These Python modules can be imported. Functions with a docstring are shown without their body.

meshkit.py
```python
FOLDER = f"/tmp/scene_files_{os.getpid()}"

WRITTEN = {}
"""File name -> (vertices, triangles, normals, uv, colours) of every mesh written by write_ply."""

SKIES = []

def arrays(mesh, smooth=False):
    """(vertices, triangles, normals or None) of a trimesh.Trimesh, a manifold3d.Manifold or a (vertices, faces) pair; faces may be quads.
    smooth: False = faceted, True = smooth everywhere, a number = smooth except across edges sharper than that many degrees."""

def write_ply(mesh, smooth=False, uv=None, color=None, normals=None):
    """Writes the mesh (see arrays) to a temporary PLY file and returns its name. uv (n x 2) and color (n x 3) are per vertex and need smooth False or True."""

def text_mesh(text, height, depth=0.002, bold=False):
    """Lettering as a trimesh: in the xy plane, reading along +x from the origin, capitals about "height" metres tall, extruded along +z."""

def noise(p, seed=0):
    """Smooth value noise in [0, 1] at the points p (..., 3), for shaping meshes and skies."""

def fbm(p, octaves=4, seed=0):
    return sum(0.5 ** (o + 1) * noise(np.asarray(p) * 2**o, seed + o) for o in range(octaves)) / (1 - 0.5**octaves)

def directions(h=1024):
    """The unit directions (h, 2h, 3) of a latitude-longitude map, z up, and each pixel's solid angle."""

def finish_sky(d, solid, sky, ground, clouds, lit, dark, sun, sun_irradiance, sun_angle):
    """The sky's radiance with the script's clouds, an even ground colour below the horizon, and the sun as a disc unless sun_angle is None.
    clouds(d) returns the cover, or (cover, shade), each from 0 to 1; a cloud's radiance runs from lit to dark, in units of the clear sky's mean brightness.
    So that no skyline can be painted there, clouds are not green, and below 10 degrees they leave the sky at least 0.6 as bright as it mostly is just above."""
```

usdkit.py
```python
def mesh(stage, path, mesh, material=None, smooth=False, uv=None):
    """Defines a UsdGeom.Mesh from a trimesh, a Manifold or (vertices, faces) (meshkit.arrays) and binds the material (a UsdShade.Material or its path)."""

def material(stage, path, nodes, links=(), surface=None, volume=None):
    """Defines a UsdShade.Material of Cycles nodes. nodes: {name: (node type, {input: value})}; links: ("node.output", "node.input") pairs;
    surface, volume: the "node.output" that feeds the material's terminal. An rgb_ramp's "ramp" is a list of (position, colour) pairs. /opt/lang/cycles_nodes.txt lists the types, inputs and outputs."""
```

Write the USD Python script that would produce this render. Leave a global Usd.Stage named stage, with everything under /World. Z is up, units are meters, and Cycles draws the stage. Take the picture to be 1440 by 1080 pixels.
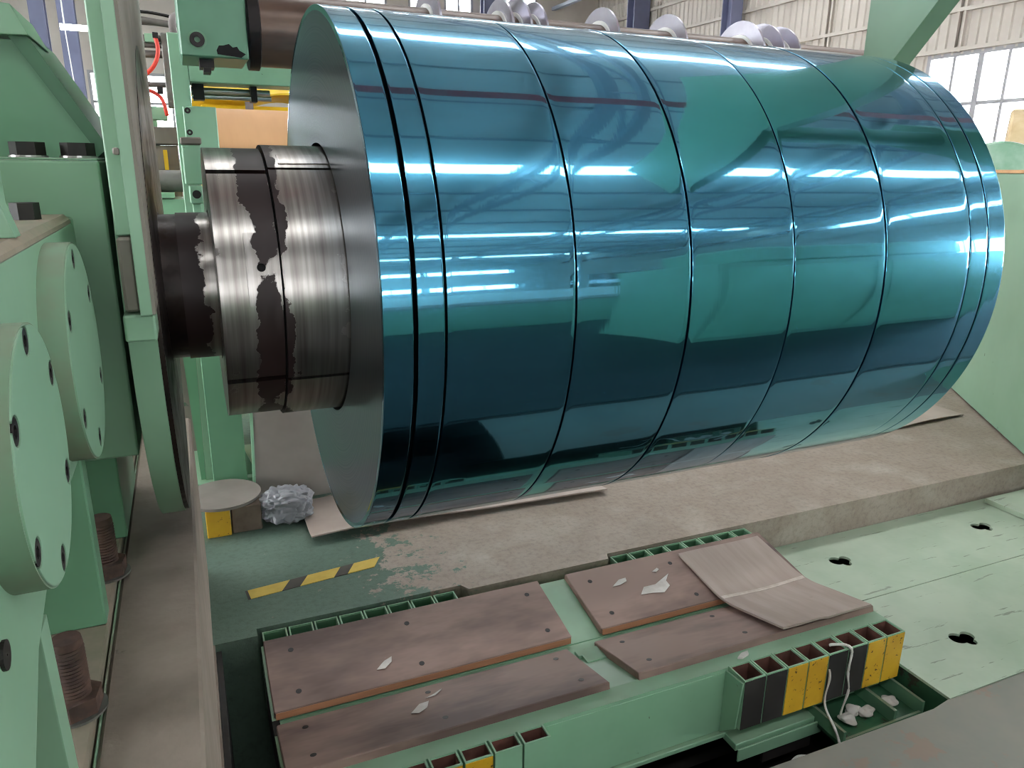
import math, random
import numpy as np, trimesh, usdkit, meshkit
from shapely.geometry import Polygon, Point, box as sbox
from pxr import Usd, UsdGeom, UsdLux, UsdShade, Gf, Sdf, Vt

rng = random.Random(7)
stage = Usd.Stage.CreateInMemory()
UsdGeom.SetStageUpAxis(stage, UsdGeom.Tokens.z)
UsdGeom.SetStageMetersPerUnit(stage, 1.0)
UsdGeom.Xform.Define(stage, '/World')

# ------------------------------------------------------------------ camera, sky, exposure
F_PX, PITCH, YAW, ROLL, EYE = 1046.09, 0.28508, 1.16178, 0.01329, (0.0, 0.0, 1.45)
EXPOSURE = 0.1
SKY = 7.0            # overcast white daylight outside the windows
SKYLIGHT = 13.0      # radiance of the daylit roof-light sheets

cam = UsdGeom.Camera.Define(stage, '/World/camera')
_F = np.array([math.cos(YAW), math.sin(YAW), 0.0]); _U = np.array([0, 0, 1.0]); _R = np.cross(_F, _U)
_f = _F * math.cos(PITCH) - _U * math.sin(PITCH); _u = _U * math.cos(PITCH) + _F * math.sin(PITCH)
_r = _R * math.cos(ROLL) + _u * math.sin(ROLL); _u = -_R * math.sin(ROLL) + _u * math.cos(ROLL)
mtx = Gf.Matrix4d(*[*_r, 0, *_u, 0, *(-_f), 0, *EYE, 1])
cam.AddTransformOp().Set(mtx)
cam.CreateHorizontalApertureAttr(36.0); cam.CreateVerticalApertureAttr(27.0)
cam.CreateFocalLengthAttr(36.0 * F_PX / 1440)
cam.CreateClippingRangeAttr(Gf.Vec2f(0.02, 300))
cam.CreateExposureAttr(EXPOSURE)
dome = UsdLux.DomeLight.Define(stage, '/World/sky')
dome.CreateIntensityAttr(SKY); dome.CreateColorAttr(Gf.Vec3f(0.96, 0.98, 1.0))

# ------------------------------------------------------------------ helpers
names = {}
def numbered(parent, name):
    k = names.get((parent, name), 0); names[(parent, name)] = k + 1
    return name if k == 0 else f'{name}_{k:03d}'
LOC = {}
def path_of(p): return p if isinstance(p, str) else str(p.GetPath())
def meta(prim, label=None, cat=None, group=None, kind=None):
    for k, v in (('label', label), ('category', cat), ('group', group), ('kind', kind)):
        if v: prim.SetCustomDataByKey(k, v)
def thing(name, label, cat, loc=(0, 0, 0), group=None, kind=None):
    p = '/World/' + numbered('/World', name)
    x = UsdGeom.Xform.Define(stage, p); x.AddTranslateOp().Set(Gf.Vec3d(*map(float, loc)))
    LOC[p] = np.array(loc, float)
    meta(x.GetPrim(), label, cat, group, kind)
    return p
def part(parent, name, mesh, mat, label=None, smooth=False, kind=None):
    """mesh in world coordinates; becomes a Mesh child of parent."""
    p = parent + '/' + numbered(parent, name)
    off = LOC[parent]
    if isinstance(mesh, list): mesh = cat(mesh)
    m = trimesh.Trimesh(np.array(mesh.vertices) - off, mesh.faces, process=False)
    g = usdkit.mesh(stage, p, m, LOOK[mat], smooth=smooth)
    LOC[p] = off
    meta(g.GetPrim(), label, None, None, kind)
    return p
def solo(name, mesh, mat, label=None, cat_=None, smooth=False, kind=None, group=None):
    """a thing (or a piece of the setting) that is a single mesh; origin at its base."""
    if isinstance(mesh, list): mesh = cat(mesh)
    b = mesh.bounds; loc = np.array([(b[0][0] + b[1][0]) / 2, (b[0][1] + b[1][1]) / 2, b[0][2]])
    p = '/World/' + numbered('/World', name)
    m = trimesh.Trimesh(np.array(mesh.vertices) - loc, mesh.faces, process=False)
    g = usdkit.mesh(stage, p, m, LOOK[mat], smooth=smooth)
    UsdGeom.Xformable(g).AddTranslateOp().Set(Gf.Vec3d(*map(float, loc)))
    LOC[p] = loc
    meta(g.GetPrim(), label, cat_, group, kind)
    return p
def structure(name, mesh, mat, label, smooth=False):
    return solo(name, mesh, mat, label, None, smooth, 'structure')
def cat(ms): return trimesh.util.concatenate(ms)
def bx(x0, x1, y0, y1, z0, z1, bev=0.0):
    if bev <= 0:
        m = trimesh.creation.box([x1 - x0, y1 - y0, z1 - z0]); m.apply_translation([(x0 + x1) / 2, (y0 + y1) / 2, (z0 + z1) / 2]); return m
    pts = []
    for x, sx in ((x0, 1), (x1, -1)):
        for y, sy in ((y0, 1), (y1, -1)):
            for z, sz in ((z0, 1), (z1, -1)):
                pts += [(x + sx * bev, y + sy * bev, z), (x + sx * bev, y, z + sz * bev), (x, y + sy * bev, z + sz * bev)]
    return trimesh.convex.convex_hull(np.array(pts))
def prism(poly, axis, a0, a1):
    """poly in the two remaining axes (x: (y,z); y: (x,z); z: (x,y)), extruded from a0 to a1 along axis."""
    P = poly if hasattr(poly, 'exterior') else Polygon(poly)
    if not P.is_valid: P = P.buffer(0)
    m = trimesh.creation.extrude_polygon(P, a1 - a0, engine='earcut')
    v = np.array(m.vertices)
    if axis == 'z': w = np.stack([v[:, 0], v[:, 1], v[:, 2] + a0], 1); flip = False
    elif axis == 'x': w = np.stack([v[:, 2] + a0, v[:, 0], v[:, 1]], 1); flip = False
    else: w = np.stack([v[:, 0], v[:, 2] + a0, v[:, 1]], 1); flip = True
    f = np.array(m.faces)
    return trimesh.Trimesh(w, f[:, ::-1] if flip else f, process=False)
def rod(p0, p1, r, n=24):
    return trimesh.creation.cylinder(radius=r, segment=[p0, p1], sections=n)
def lathe_x(profile, cy, cz, n=96, closed=True):
    """profile: (x, r) pairs, revolved about the X axis line through (cy, cz)."""
    pr = np.array(profile + ([profile[0]] if closed else []), float)
    m = trimesh.creation.revolve(np.stack([pr[:, 1], pr[:, 0]], 1), sections=n)
    v = np.array(m.vertices)
    m = trimesh.Trimesh(np.stack([v[:, 2], cy + v[:, 0], cz + v[:, 1]], 1), m.faces, process=False)
    return m
def sector(x0, x1, r0, r1, a0, a1, cy, cz, n=24):
    """ring sector about the X axis; angles in degrees from +y towards +z."""
    t = np.radians(np.linspace(a0, a1, n))
    out = [(cy + r1 * math.cos(a), cz + r1 * math.sin(a)) for a in t] + [(cy + r0 * math.cos(a), cz + r0 * math.sin(a)) for a in t[::-1]]
    return prism(out, 'x', x0, x1)
def sweep(path, r, n=8):
    """tube along a polyline; r a number or one per point."""
    P = np.array(path, float); N = len(P); r = np.full(N, r) if np.ndim(r) == 0 else np.array(r)
    T = np.gradient(P, axis=0); T /= np.linalg.norm(T, axis=1)[:, None]
    a = np.array([0, 0, 1.0]) if abs(T[0][2]) < .9 else np.array([1.0, 0, 0])
    V = []
    for i in range(N):
        u = np.cross(T[i], a); u /= np.linalg.norm(u); w = np.cross(T[i], u); a = -w if False else a
        for k in range(n):
            t = 2 * math.pi * k / n; V.append(P[i] + r[i] * (math.cos(t) * u + math.sin(t) * w))
    F = []
    for i in range(N - 1):
        for k in range(n):
            p, q = i * n + k, i * n + (k + 1) % n
            F += [[p, q, q + n], [p, q + n, p + n]]
    c0, c1 = len(V), len(V) + 1; V += [P[0], P[-1]]
    for k in range(n): F += [[c0, (k + 1) % n, k], [c1, (N - 1) * n + k, (N - 1) * n + (k + 1) % n]]
    m = trimesh.Trimesh(np.array(V), np.array(F), process=False); m.fix_normals() if False else None
    return m
def smooth_path(pts, n=24):
    from scipy.interpolate import CubicSpline
    pts = np.array(pts, float); s = np.r_[0, np.cumsum(np.linalg.norm(np.diff(pts, axis=0), axis=1))]
    return CubicSpline(s, pts)(np.linspace(0, s[-1], n))
def hexa(c, r, z0, z1, rot=0.0):
    pts = [(c[0] + r * math.cos(rot + k * math.pi / 3), c[1] + r * math.sin(rot + k * math.pi / 3)) for k in range(6)]
    return prism(pts, 'z', z0, z1)
def diff(a, b):
    try:
        return trimesh.boolean.difference([a, b], engine='manifold')
    except Exception as e:
        print('boolean failed', e); return a
def grid_sheet(fx, nu, nv, th):
    """closed thin sheet: fx(u, v) -> point (top surface), thickness th along the local normal-ish z."""
    top = np.array([[fx(i / nu, j / nv) for j in range(nv + 1)] for i in range(nu + 1)], float)
    bot = top - np.array([0, 0, th])
    V = np.vstack([top.reshape(-1, 3), bot.reshape(-1, 3)]); o = (nu + 1) * (nv + 1); F = []
    I = lambda i, j: i * (nv + 1) + j
    for i in range(nu):
        for j in range(nv):
            a, b, c, d = I(i, j), I(i + 1, j), I(i + 1, j + 1), I(i, j + 1)
            F += [[a, b, c], [a, c, d], [o + a, o + c, o + b], [o + a, o + d, o + c]]
    edge = [(I(i, 0), I(i + 1, 0)) for i in range(nu)] + [(I(nu, j), I(nu, j + 1)) for j in range(nv)] + \
           [(I(i + 1, nv), I(i, nv)) for i in range(nu)][::-1] + [(I(0, j + 1), I(0, j)) for j in range(nv)][::-1]
    for a, b in edge: F += [[a, o + a, o + b], [a, o + b, b]]
    return trimesh.Trimesh(V, np.array(F), process=False)

# ------------------------------------------------------------------ materials
def lin(*c):
    c = np.array(c, float) / 255; return tuple(np.where(c <= .04045, c / 12.92, ((c + .055) / 1.055) ** 2.4))
LOOK = {}
def look(name, base, alt=None, scale=6.0, lo=.35, hi=.65, rough=.5, metal=0.0, bump=.15, bscale=60.0, bdist=.002,
         chip=None, chip_scale=30.0, chip_at=.68, dust=None, dust_amt=.8, stretch=(1, 1, 1), spec=.5, coat=0.0, chip_stretch=None, bevel=0.0, trans=None, rough2=None):
    n = {'geo': ('geometry', {}), 'map': ('mapping', {'scale': stretch}),
         'n1': ('noise_texture', {'scale': scale, 'detail': 5.0, 'roughness': .6}),
         'r1': ('rgb_ramp', {'ramp': [(lo, base), (hi, alt or base)]}),
         'n2': ('noise_texture', {'scale': bscale, 'detail': 4.0}),
         'b': ('bump', {'strength': bump, 'distance': bdist}),
         'p': ('principled_bsdf', {'roughness': rough, 'metallic': metal, 'specular_ior_level': spec, 'coat_weight': coat})}
    L = [('geo.position', 'map.vector'), ('map.vector', 'n1.vector'), ('map.vector', 'n2.vector'), ('n1.fac', 'r1.fac'), ('n2.fac', 'b.height'), ('b.normal', 'p.normal')]
    col = 'r1.color'
    if chip is not None:
        n['n3'] = ('noise_texture', {'scale': chip_scale, 'detail': 6.0, 'roughness': .65})
        n['r3'] = ('rgb_ramp', {'ramp': [(chip_at, (0, 0, 0)), (chip_at + .03, (1, 1, 1))]})
        n['m3'] = ('mix_color', {'b': chip})
        n['map3'] = ('mapping', {'scale': chip_stretch or (1, 1, 1), 'rotation': (0, 0, .5 if chip_stretch else 0)})
        L += [('geo.position', 'map3.vector'), ('map3.vector', 'n3.vector'), ('n3.fac', 'r3.fac'), ('r3.color', 'm3.fac'), (col, 'm3.a')]; col = 'm3.result'
    if dust is not None:
        n['sx'] = ('separate_xyz', {}); n['mr'] = ('map_range', {'from_min': .55, 'from_max': .95, 'to_min': 0.0, 'to_max': 1.0, 'clamp': True})
        n['n4'] = ('noise_texture', {'scale': 9.0, 'detail': 4.0}); n['mr4'] = ('map_range', {'from_min': .3, 'from_max': .6, 'to_min': .35, 'to_max': dust_amt, 'clamp': True})
        n['mm'] = ('math', {'math_type': 'multiply'}); n['m4'] = ('mix_color', {'b': dust})
        L += [('geo.normal', 'sx.vector'), ('sx.z', 'mr.value'), ('geo.position', 'n4.vector'), ('n4.fac', 'mr4.value'), ('mr.result', 'mm.value1'), ('mr4.result', 'mm.value2'), ('mm.value', 'm4.fac'), (col, 'm4.a')]
        col = 'm4.result'
    if bevel > 0:
        n['bv'] = ('bevel', {'radius': bevel, 'samples': 4}); L.append(('bv.bevel', 'b.normal'))
    if rough2 is not None:
        n['mrr'] = ('map_range', {'from_min': lo, 'from_max': hi, 'to_min': rough, 'to_max': rough2, 'clamp': True}); L += [('n1.fac', 'mrr.value'), ('mrr.result', 'p.roughness')]
    L.append((col, 'p.base_color'))
    LOOK[name] = usdkit.material(stage, '/World/Looks/' + name, n, L, surface='p.BSDF')
UsdGeom.Scope.Define(stage, '/World/Looks')

GREEN = lin(126, 160, 133); GREEN2 = lin(116, 151, 123); DUSTC = lin(120, 106, 92)
look('machine_green', GREEN, GREEN2, scale=2.5, rough=.42, chip=lin(60, 84, 62), chip_scale=22, chip_at=.74, dust=DUSTC, dust_amt=.95, bump=.08, bscale=35, bevel=.003)
look('clean_green', GREEN, GREEN2, scale=2.0, rough=.42, chip=lin(74, 98, 76), chip_scale=14, chip_at=.70, dust=lin(125, 150, 122), dust_amt=.5, bump=.06, bscale=30, bevel=.003)
look('rim_dust', lin(122, 118, 100), lin(112, 140, 114), scale=5, lo=.4, hi=.6, rough=.65, bump=.1)
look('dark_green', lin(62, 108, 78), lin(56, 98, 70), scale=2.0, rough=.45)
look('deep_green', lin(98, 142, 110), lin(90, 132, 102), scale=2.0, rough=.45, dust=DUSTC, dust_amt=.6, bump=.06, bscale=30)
look('pale_green', lin(140, 182, 150), lin(128, 170, 138), scale=3.0, rough=.4, chip=lin(80, 78, 64), chip_scale=26, chip_at=.70, dust=lin(120, 132, 110), dust_amt=.55, bump=.08)
look('grey_worn', lin(128, 120, 110), lin(104, 98, 88), scale=5, rough=.6, metal=0.0, chip=lin(76, 100, 80), chip_scale=9, chip_at=.66, stretch=(1, 1, .25))
look('floor_plate_green', lin(148, 164, 142), lin(164, 176, 156), scale=3.5, rough=.42, chip=lin(122, 130, 114), chip_scale=7, chip_at=.62, chip_stretch=(.6, 5, 1), bump=.12, bscale=45)
look('dark_floor', lin(46, 47, 46), lin(36, 37, 36), scale=2, rough=.6)
look('concrete', lin(150, 137, 124), lin(134, 120, 107), scale=3.5, lo=.3, hi=.7, rough=.75, chip=lin(166, 150, 134), chip_scale=16, chip_at=.62, bump=.35, bscale=70, bdist=.004)
look('front_plate', lin(118, 118, 109), lin(130, 124, 113), scale=3.0, rough=.6, chip=lin(130, 114, 101), chip_scale=5, chip_at=.6, bump=.25, bscale=50)
look('base_dust', lin(136, 122, 106), lin(112, 108, 90), scale=9, rough=.8, chip=lin(128, 150, 128), chip_scale=7, chip_at=.68, bump=.3)
look('beam_dust', lin(146, 132, 120), lin(124, 111, 99), scale=7, lo=.3, hi=.7, rough=.8, chip=lin(108, 96, 86), chip_scale=8, chip_at=.7, bump=.4, bscale=40, bdist=.004)
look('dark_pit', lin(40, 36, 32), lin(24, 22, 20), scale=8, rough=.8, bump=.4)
look('pit_green', lin(44, 92, 62), lin(34, 66, 46), scale=5, rough=.5, chip=lin(50, 42, 34), chip_scale=7, chip_at=.58)
look('plank', lin(138, 113, 102), lin(86, 66, 60), scale=3.6, lo=.42, hi=.62, rough=.62, chip=lin(160, 142, 130), chip_scale=26, chip_at=.72, bump=.3, bscale=60, stretch=(.35, 1, 1))
look('plank_edge', lin(176, 122, 88), lin(150, 104, 76), scale=9, rough=.7, stretch=(.2, 1, 3))
look('rust', lin(92, 66, 54), lin(58, 42, 35), scale=20, rough=.85, bump=.5, bscale=90)
look('rust_in', lin(112, 70, 58), lin(80, 48, 40), scale=14, rough=.85)
look('yellow', lin(206, 162, 38), lin(190, 144, 30), scale=6, rough=.5, chip=lin(86, 62, 28), chip_scale=55, chip_at=.62)
look('black_paint', lin(34, 32, 31), lin(46, 42, 40), scale=8, rough=.5, chip=lin(108, 112, 98), chip_scale=45, chip_at=.74)
look('bolt_black', lin(26, 23, 22), lin(38, 33, 30), scale=30, rough=.5, metal=.3)
look('hole_dark', lin(10, 9, 9), rough=.9)
look('bright_steel', lin(190, 188, 186), lin(150, 146, 142), scale=20, rough=.3, metal=.9, bump=.05)
look('chrome', lin(215, 216, 214), rough=.25, metal=1.0, bump=.02)
look('grey_steel', lin(120, 118, 112), lin(96, 92, 86), scale=10, rough=.5, metal=.4)
look('oily_shaft', lin(46, 34, 29), lin(22, 15, 13), scale=9, lo=.4, hi=.6, rough=.3, metal=.5, rough2=.5, bump=.25, bscale=45)
look('roller_brown', lin(112, 88, 72), lin(78, 58, 48), scale=6, rough=.35, metal=.25, stretch=(.3, 1, 1), bump=.06)
look('snub_green', lin(88, 136, 106), lin(78, 122, 94), scale=3, rough=.4, bump=.08, chip=lin(50, 70, 54), chip_scale=20, chip_at=.75)
look('kraft', lin(196, 150, 104), lin(184, 138, 94), scale=5, rough=.7, stretch=(1, .2, .2))
look('tarp_yellow', lin(214, 178, 30), lin(196, 160, 24), scale=5, rough=.6)
look('red_hose', lin(214, 60, 44), rough=.45)
look('pipe_grey', lin(116, 108, 104), lin(92, 86, 82), scale=10, rough=.5)
look('sheet_grey', lin(134, 126, 118), lin(122, 113, 105), scale=4, rough=.65, chip=lin(86, 76, 70), chip_scale=14, chip_at=.73)
look('sheet_tan', lin(172, 156, 146), lin(158, 142, 132), scale=4, rough=.75, chip=lin(110, 92, 80), chip_scale=10, chip_at=.72)
look('block_brown', lin(112, 96, 82), lin(88, 74, 62), scale=12, rough=.8, chip=lin(150, 140, 128), chip_scale=30, chip_at=.7)
look('mat_rubber', lin(156, 140, 131), lin(142, 126, 117), scale=6, rough=.75, stretch=(3, .35, 1), chip=lin(134, 118, 110), chip_scale=9, chip_at=.68, bump=.12)
look('mat_edge', lin(96, 82, 76), rough=.8)
look('paper', lin(196, 190, 184), lin(176, 168, 160), scale=20, rough=.8)
look('film_strip', lin(214, 210, 204), lin(188, 182, 174), scale=30, rough=.6)
look('tape_yellow', lin(206, 178, 84), lin(190, 160, 70), scale=14, rough=.5)
look('tape_black', lin(58, 54, 50), lin(74, 70, 62), scale=14, rough=.6)
look('silver_disc', lin(206, 204, 214), lin(190, 188, 200), scale=9, rough=.28, metal=.85, bump=.05)
look('white_trim', lin(226, 226, 222), rough=.5)
look('cladding', lin(188, 182, 172), lin(178, 170, 160), scale=.6, rough=.6, bump=0.0)
look('roof_sheet', lin(205, 204, 200), lin(192, 190, 188), scale=.5, rough=.6, bump=0.0)
look('truss', lin(138, 144, 154), rough=.6, bump=0.0)
look('column_blue', lin(104, 108, 134), lin(94, 98, 122), scale=1.0, rough=.5, bump=0.0)
look('crane_red', lin(176, 52, 60), rough=.5, bump=0.0)
look('frame_grey', lin(148, 148, 150), rough=.5, bump=0.0)
look('bund_paper', lin(196, 176, 138), lin(176, 152, 112), scale=4, rough=.7)
look('bund_green', lin(110, 150, 122), lin(140, 168, 146), scale=4, rough=.25)
look('bund_white', lin(206, 206, 206), lin(170, 176, 178), scale=6, rough=.3)

def special():
    # daylit translucent roof-light sheet
    LOOK['roof_light'] = usdkit.material(stage, '/World/Looks/roof_light', {'e': ('emission', {'color': (0.95, 0.98, 1.0), 'strength': SKYLIGHT})}, [], surface='e.emission')
    LOOK['lamp_tube'] = usdkit.material(stage, '/World/Looks/lamp_tube', {'e': ('emission', {'color': (0.92, 1.0, 0.96), 'strength': 3.0})}, [], surface='e.emission')
    # window pane
    LOOK['pane'] = usdkit.material(stage, '/World/Looks/pane', {
        't': ('transparent_bsdf', {'color': (.96, .97, .98)}), 'g': ('glossy_bsdf', {'color': (1, 1, 1), 'roughness': .05}),
        'f': ('fresnel', {'IOR': 1.45}), 'm': ('mix_closure', {})},
        [('f.fac', 'm.fac'), ('t.BSDF', 'm.closure1'), ('g.BSDF', 'm.closure2')], surface='m.closure')
    # blue film over polished metal: tinted mirror with a slightly hazy lobe and a clear glossy skin
    LOOK['blue_film'] = usdkit.material(stage, '/World/Looks/blue_film', {
        'geo': ('geometry', {}), 'map': ('mapping', {'scale': (60.0, 6.0, 6.0)}),
        'n': ('noise_texture', {'scale': 2.0, 'detail': 3.0}), 'b': ('bump', {'strength': .03, 'distance': .001}),
        'map2': ('mapping', {'scale': (1.6, 5.0, 5.0)}), 'n2': ('noise_texture', {'scale': 1.0, 'detail': 2.0}), 'b2': ('bump', {'strength': .028, 'distance': .004}),
        'p': ('principled_bsdf', {'metallic': 1.0, 'base_color': (0.085, 0.330, 0.49), 'specular_tint': (.75, .92, 1.0), 'roughness': .04, 'coat_weight': .9, 'coat_roughness': .02, 'coat_ior': 1.45}),
        'q': ('principled_bsdf', {'metallic': 1.0, 'base_color': (0.08, 0.305, 0.45), 'roughness': .2, 'coat_weight': .0}),
        'm': ('mix_closure', {'fac': .36})},
        [('geo.position', 'map.vector'), ('map.vector', 'n.vector'), ('n.fac', 'b.height'), ('geo.position', 'map2.vector'), ('map2.vector', 'n2.vector'), ('n2.fac', 'b2.height'),
         ('b2.normal', 'b.normal'), ('b.normal', 'p.normal'), ('b.normal', 'q.normal'), ('p.BSDF', 'm.closure1'), ('q.BSDF', 'm.closure2')], surface='m.closure')
    # slit edge of the wound metal: fine concentric lines
    LOOK['wound_metal'] = usdkit.material(stage, '/World/Looks/wound_metal', {
        'geo': ('geometry', {}), 's': ('separate_xyz', {}),
        'dy': ('math', {'math_type': 'subtract', 'value2': CY}), 'dz': ('math', {'math_type': 'subtract', 'value2': CZ}),
        'nz': ('math', {'math_type': 'multiply', 'value2': -1.0}), 'tan': ('combine_xyz', {'x': 0.0}),
        'y2': ('math', {'math_type': 'multiply'}), 'z2': ('math', {'math_type': 'multiply'}), 'sum': ('math', {'math_type': 'add'}), 'rad': ('math', {'math_type': 'sqrt'}),
        'rv': ('combine_xyz', {'y': 0.0, 'z': 0.0}), 'n': ('noise_texture', {'scale': 220.0, 'detail': 4.0}),
        'r': ('rgb_ramp', {'ramp': [(.3, (.17, .25, .33)), (.7, (.29, .38, .46))]}), 'b': ('bump', {'strength': .12, 'distance': .0006}),
        'p': ('principled_bsdf', {'metallic': .95, 'roughness': .25, 'anisotropic': .85})},
        [('geo.position', 's.vector'), ('s.y', 'dy.value1'), ('s.z', 'dz.value1'), ('dz.value', 'nz.value1'), ('nz.value', 'tan.y'), ('dy.value', 'tan.z'), ('tan.vector', 'p.tangent'),
         ('dy.value', 'y2.value1'), ('dy.value', 'y2.value2'), ('dz.value', 'z2.value1'), ('dz.value', 'z2.value2'), ('y2.value', 'sum.value1'), ('z2.value', 'sum.value2'), ('sum.value', 'rad.value1'),
         ('rad.value', 'rv.x'), ('rv.vector', 'n.vector'), ('n.fac', 'r.fac'), ('r.color', 'p.base_color'), ('n.fac', 'b.height'), ('b.normal', 'p.normal')], surface='p.BSDF')
    # machined mandrel steel with a greasy band beside the collar joint
    def steel(name, lo, hi, amount):
        LOOK[name] = usdkit.material(stage, '/World/Looks/' + name, {
            'geo': ('geometry', {}), 's': ('separate_xyz', {}),
            'a': ('map_range', {'from_min': lo - .03, 'from_max': lo, 'to_min': 0.0, 'to_max': 1.0, 'clamp': True}),
            'c': ('map_range', {'from_min': hi, 'from_max': hi + .035, 'to_min': 1.0, 'to_max': 0.0, 'clamp': True}),
            'ac': ('math', {'math_type': 'multiply'}),
            'n': ('noise_texture', {'scale': 8.0, 'detail': 7.0, 'roughness': .62}), 'nr': ('map_range', {'from_min': .34, 'from_max': .64, 'to_min': -.45, 'to_max': .75, 'clamp': True}),
            'add': ('math', {'math_type': 'add'}), 'k': ('rgb_ramp', {'ramp': [(.72 - amount, (0, 0, 0)), (.78 - amount, (1, 1, 1))]}),
            'map': ('mapping', {'scale': (90.0, 3.0, 3.0)}), 'n2': ('noise_texture', {'scale': 1.0, 'detail': 4.0}),
            'r2': ('rgb_ramp', {'ramp': [(.3, lin(134, 128, 122)), (.7, lin(176, 171, 166))]}),
            'm': ('mix_color', {'b': lin(40, 24, 22)}), 'rr': ('map_range', {'from_min': 0.0, 'from_max': 1.0, 'to_min': .27, 'to_max': .5}),
            'mm': ('map_range', {'from_min': 0.0, 'from_max': 1.0, 'to_min': .95, 'to_max': .1}),
            'b': ('bump', {'strength': .1, 'distance': .001}), 'p': ('principled_bsdf', {})},
            [('geo.position', 's.vector'), ('s.x', 'a.value'), ('s.x', 'c.value'), ('a.result', 'ac.value1'), ('c.result', 'ac.value2'),
             ('geo.position', 'n.vector'), ('n.fac', 'nr.value'), ('ac.value', 'add.value1'), ('nr.result', 'add.value2'), ('add.value', 'k.fac'),
             ('geo.position', 'map.vector'), ('map.vector', 'n2.vector'), ('n2.fac', 'r2.fac'), ('r2.color', 'm.a'), ('k.color', 'm.fac'), ('m.result', 'p.base_color'),
             ('k.color', 'rr.value'), ('rr.result', 'p.roughness'), ('k.color', 'mm.value'), ('mm.result', 'p.metallic'), ('n2.fac', 'b.height'), ('b.normal', 'p.normal')], surface='p.BSDF')
    steel('mandrel_steel', .155, .166, -.02)
    steel('sleeve_steel', -.06, .006, .10)
    steel('collar_steel', .128, .150, .01)
    # painted floor: worn green paint over concrete, paint only towards the left end
    LOOK['painted_concrete'] = usdkit.material(stage, '/World/Looks/painted_concrete', {
        'geo': ('geometry', {}), 's': ('separate_xyz', {}), 'x': ('map_range', {'from_min': .30, 'from_max': 1.25, 'to_min': .17, 'to_max': -.30, 'clamp': True}),
        'n': ('noise_texture', {'scale': 9.0, 'detail': 10.0, 'roughness': .74}), 'add': ('math', {'math_type': 'add'}),
        'k': ('rgb_ramp', {'ramp': [(.50, (0, 0, 0)), (.53, (1, 1, 1))]}),
        'n2': ('noise_texture', {'scale': 3.0, 'detail': 6.0}), 'c': ('rgb_ramp', {'ramp': [(.3, lin(150, 137, 125)), (.52, lin(138, 124, 111)), (.75, lin(160, 149, 137))]}),
        'g': ('rgb_ramp', {'ramp': [(.3, lin(78, 100, 86)), (.7, lin(94, 114, 99))]}), 'm': ('mix_color', {}), 'spk': ('rgb_ramp', {'ramp': [(.3, (.74, .73, .72)), (.5, (1, 1, 1)), (.7, (1.1, 1.1, 1.1))]}), 'mul': ('mix_color', {'blend_type': 'multiply', 'fac': 1.0, 'use_clamp': False}),
        'n3': ('noise_texture', {'scale': 42.0, 'detail': 7.0, 'roughness': .7}), 'b': ('bump', {'strength': .45, 'distance': .004}), 'p': ('principled_bsdf', {'roughness': .68})},
        [('geo.position', 's.vector'), ('s.x', 'x.value'), ('geo.position', 'n.vector'), ('n.fac', 'add.value1'), ('x.result', 'add.value2'), ('add.value', 'k.fac'),
         ('geo.position', 'n2.vector'), ('n2.fac', 'c.fac'), ('n2.fac', 'g.fac'), ('k.color', 'm.fac'), ('c.color', 'm.a'), ('g.color', 'm.b'), ('m.result', 'mul.a'), ('n3.fac', 'spk.fac'), ('spk.color', 'mul.b'), ('mul.result', 'p.base_color'),
         ('geo.position', 'n3.vector'), ('n3.fac', 'b.height'), ('b.normal', 'p.normal')], surface='p.BSDF')
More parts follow.
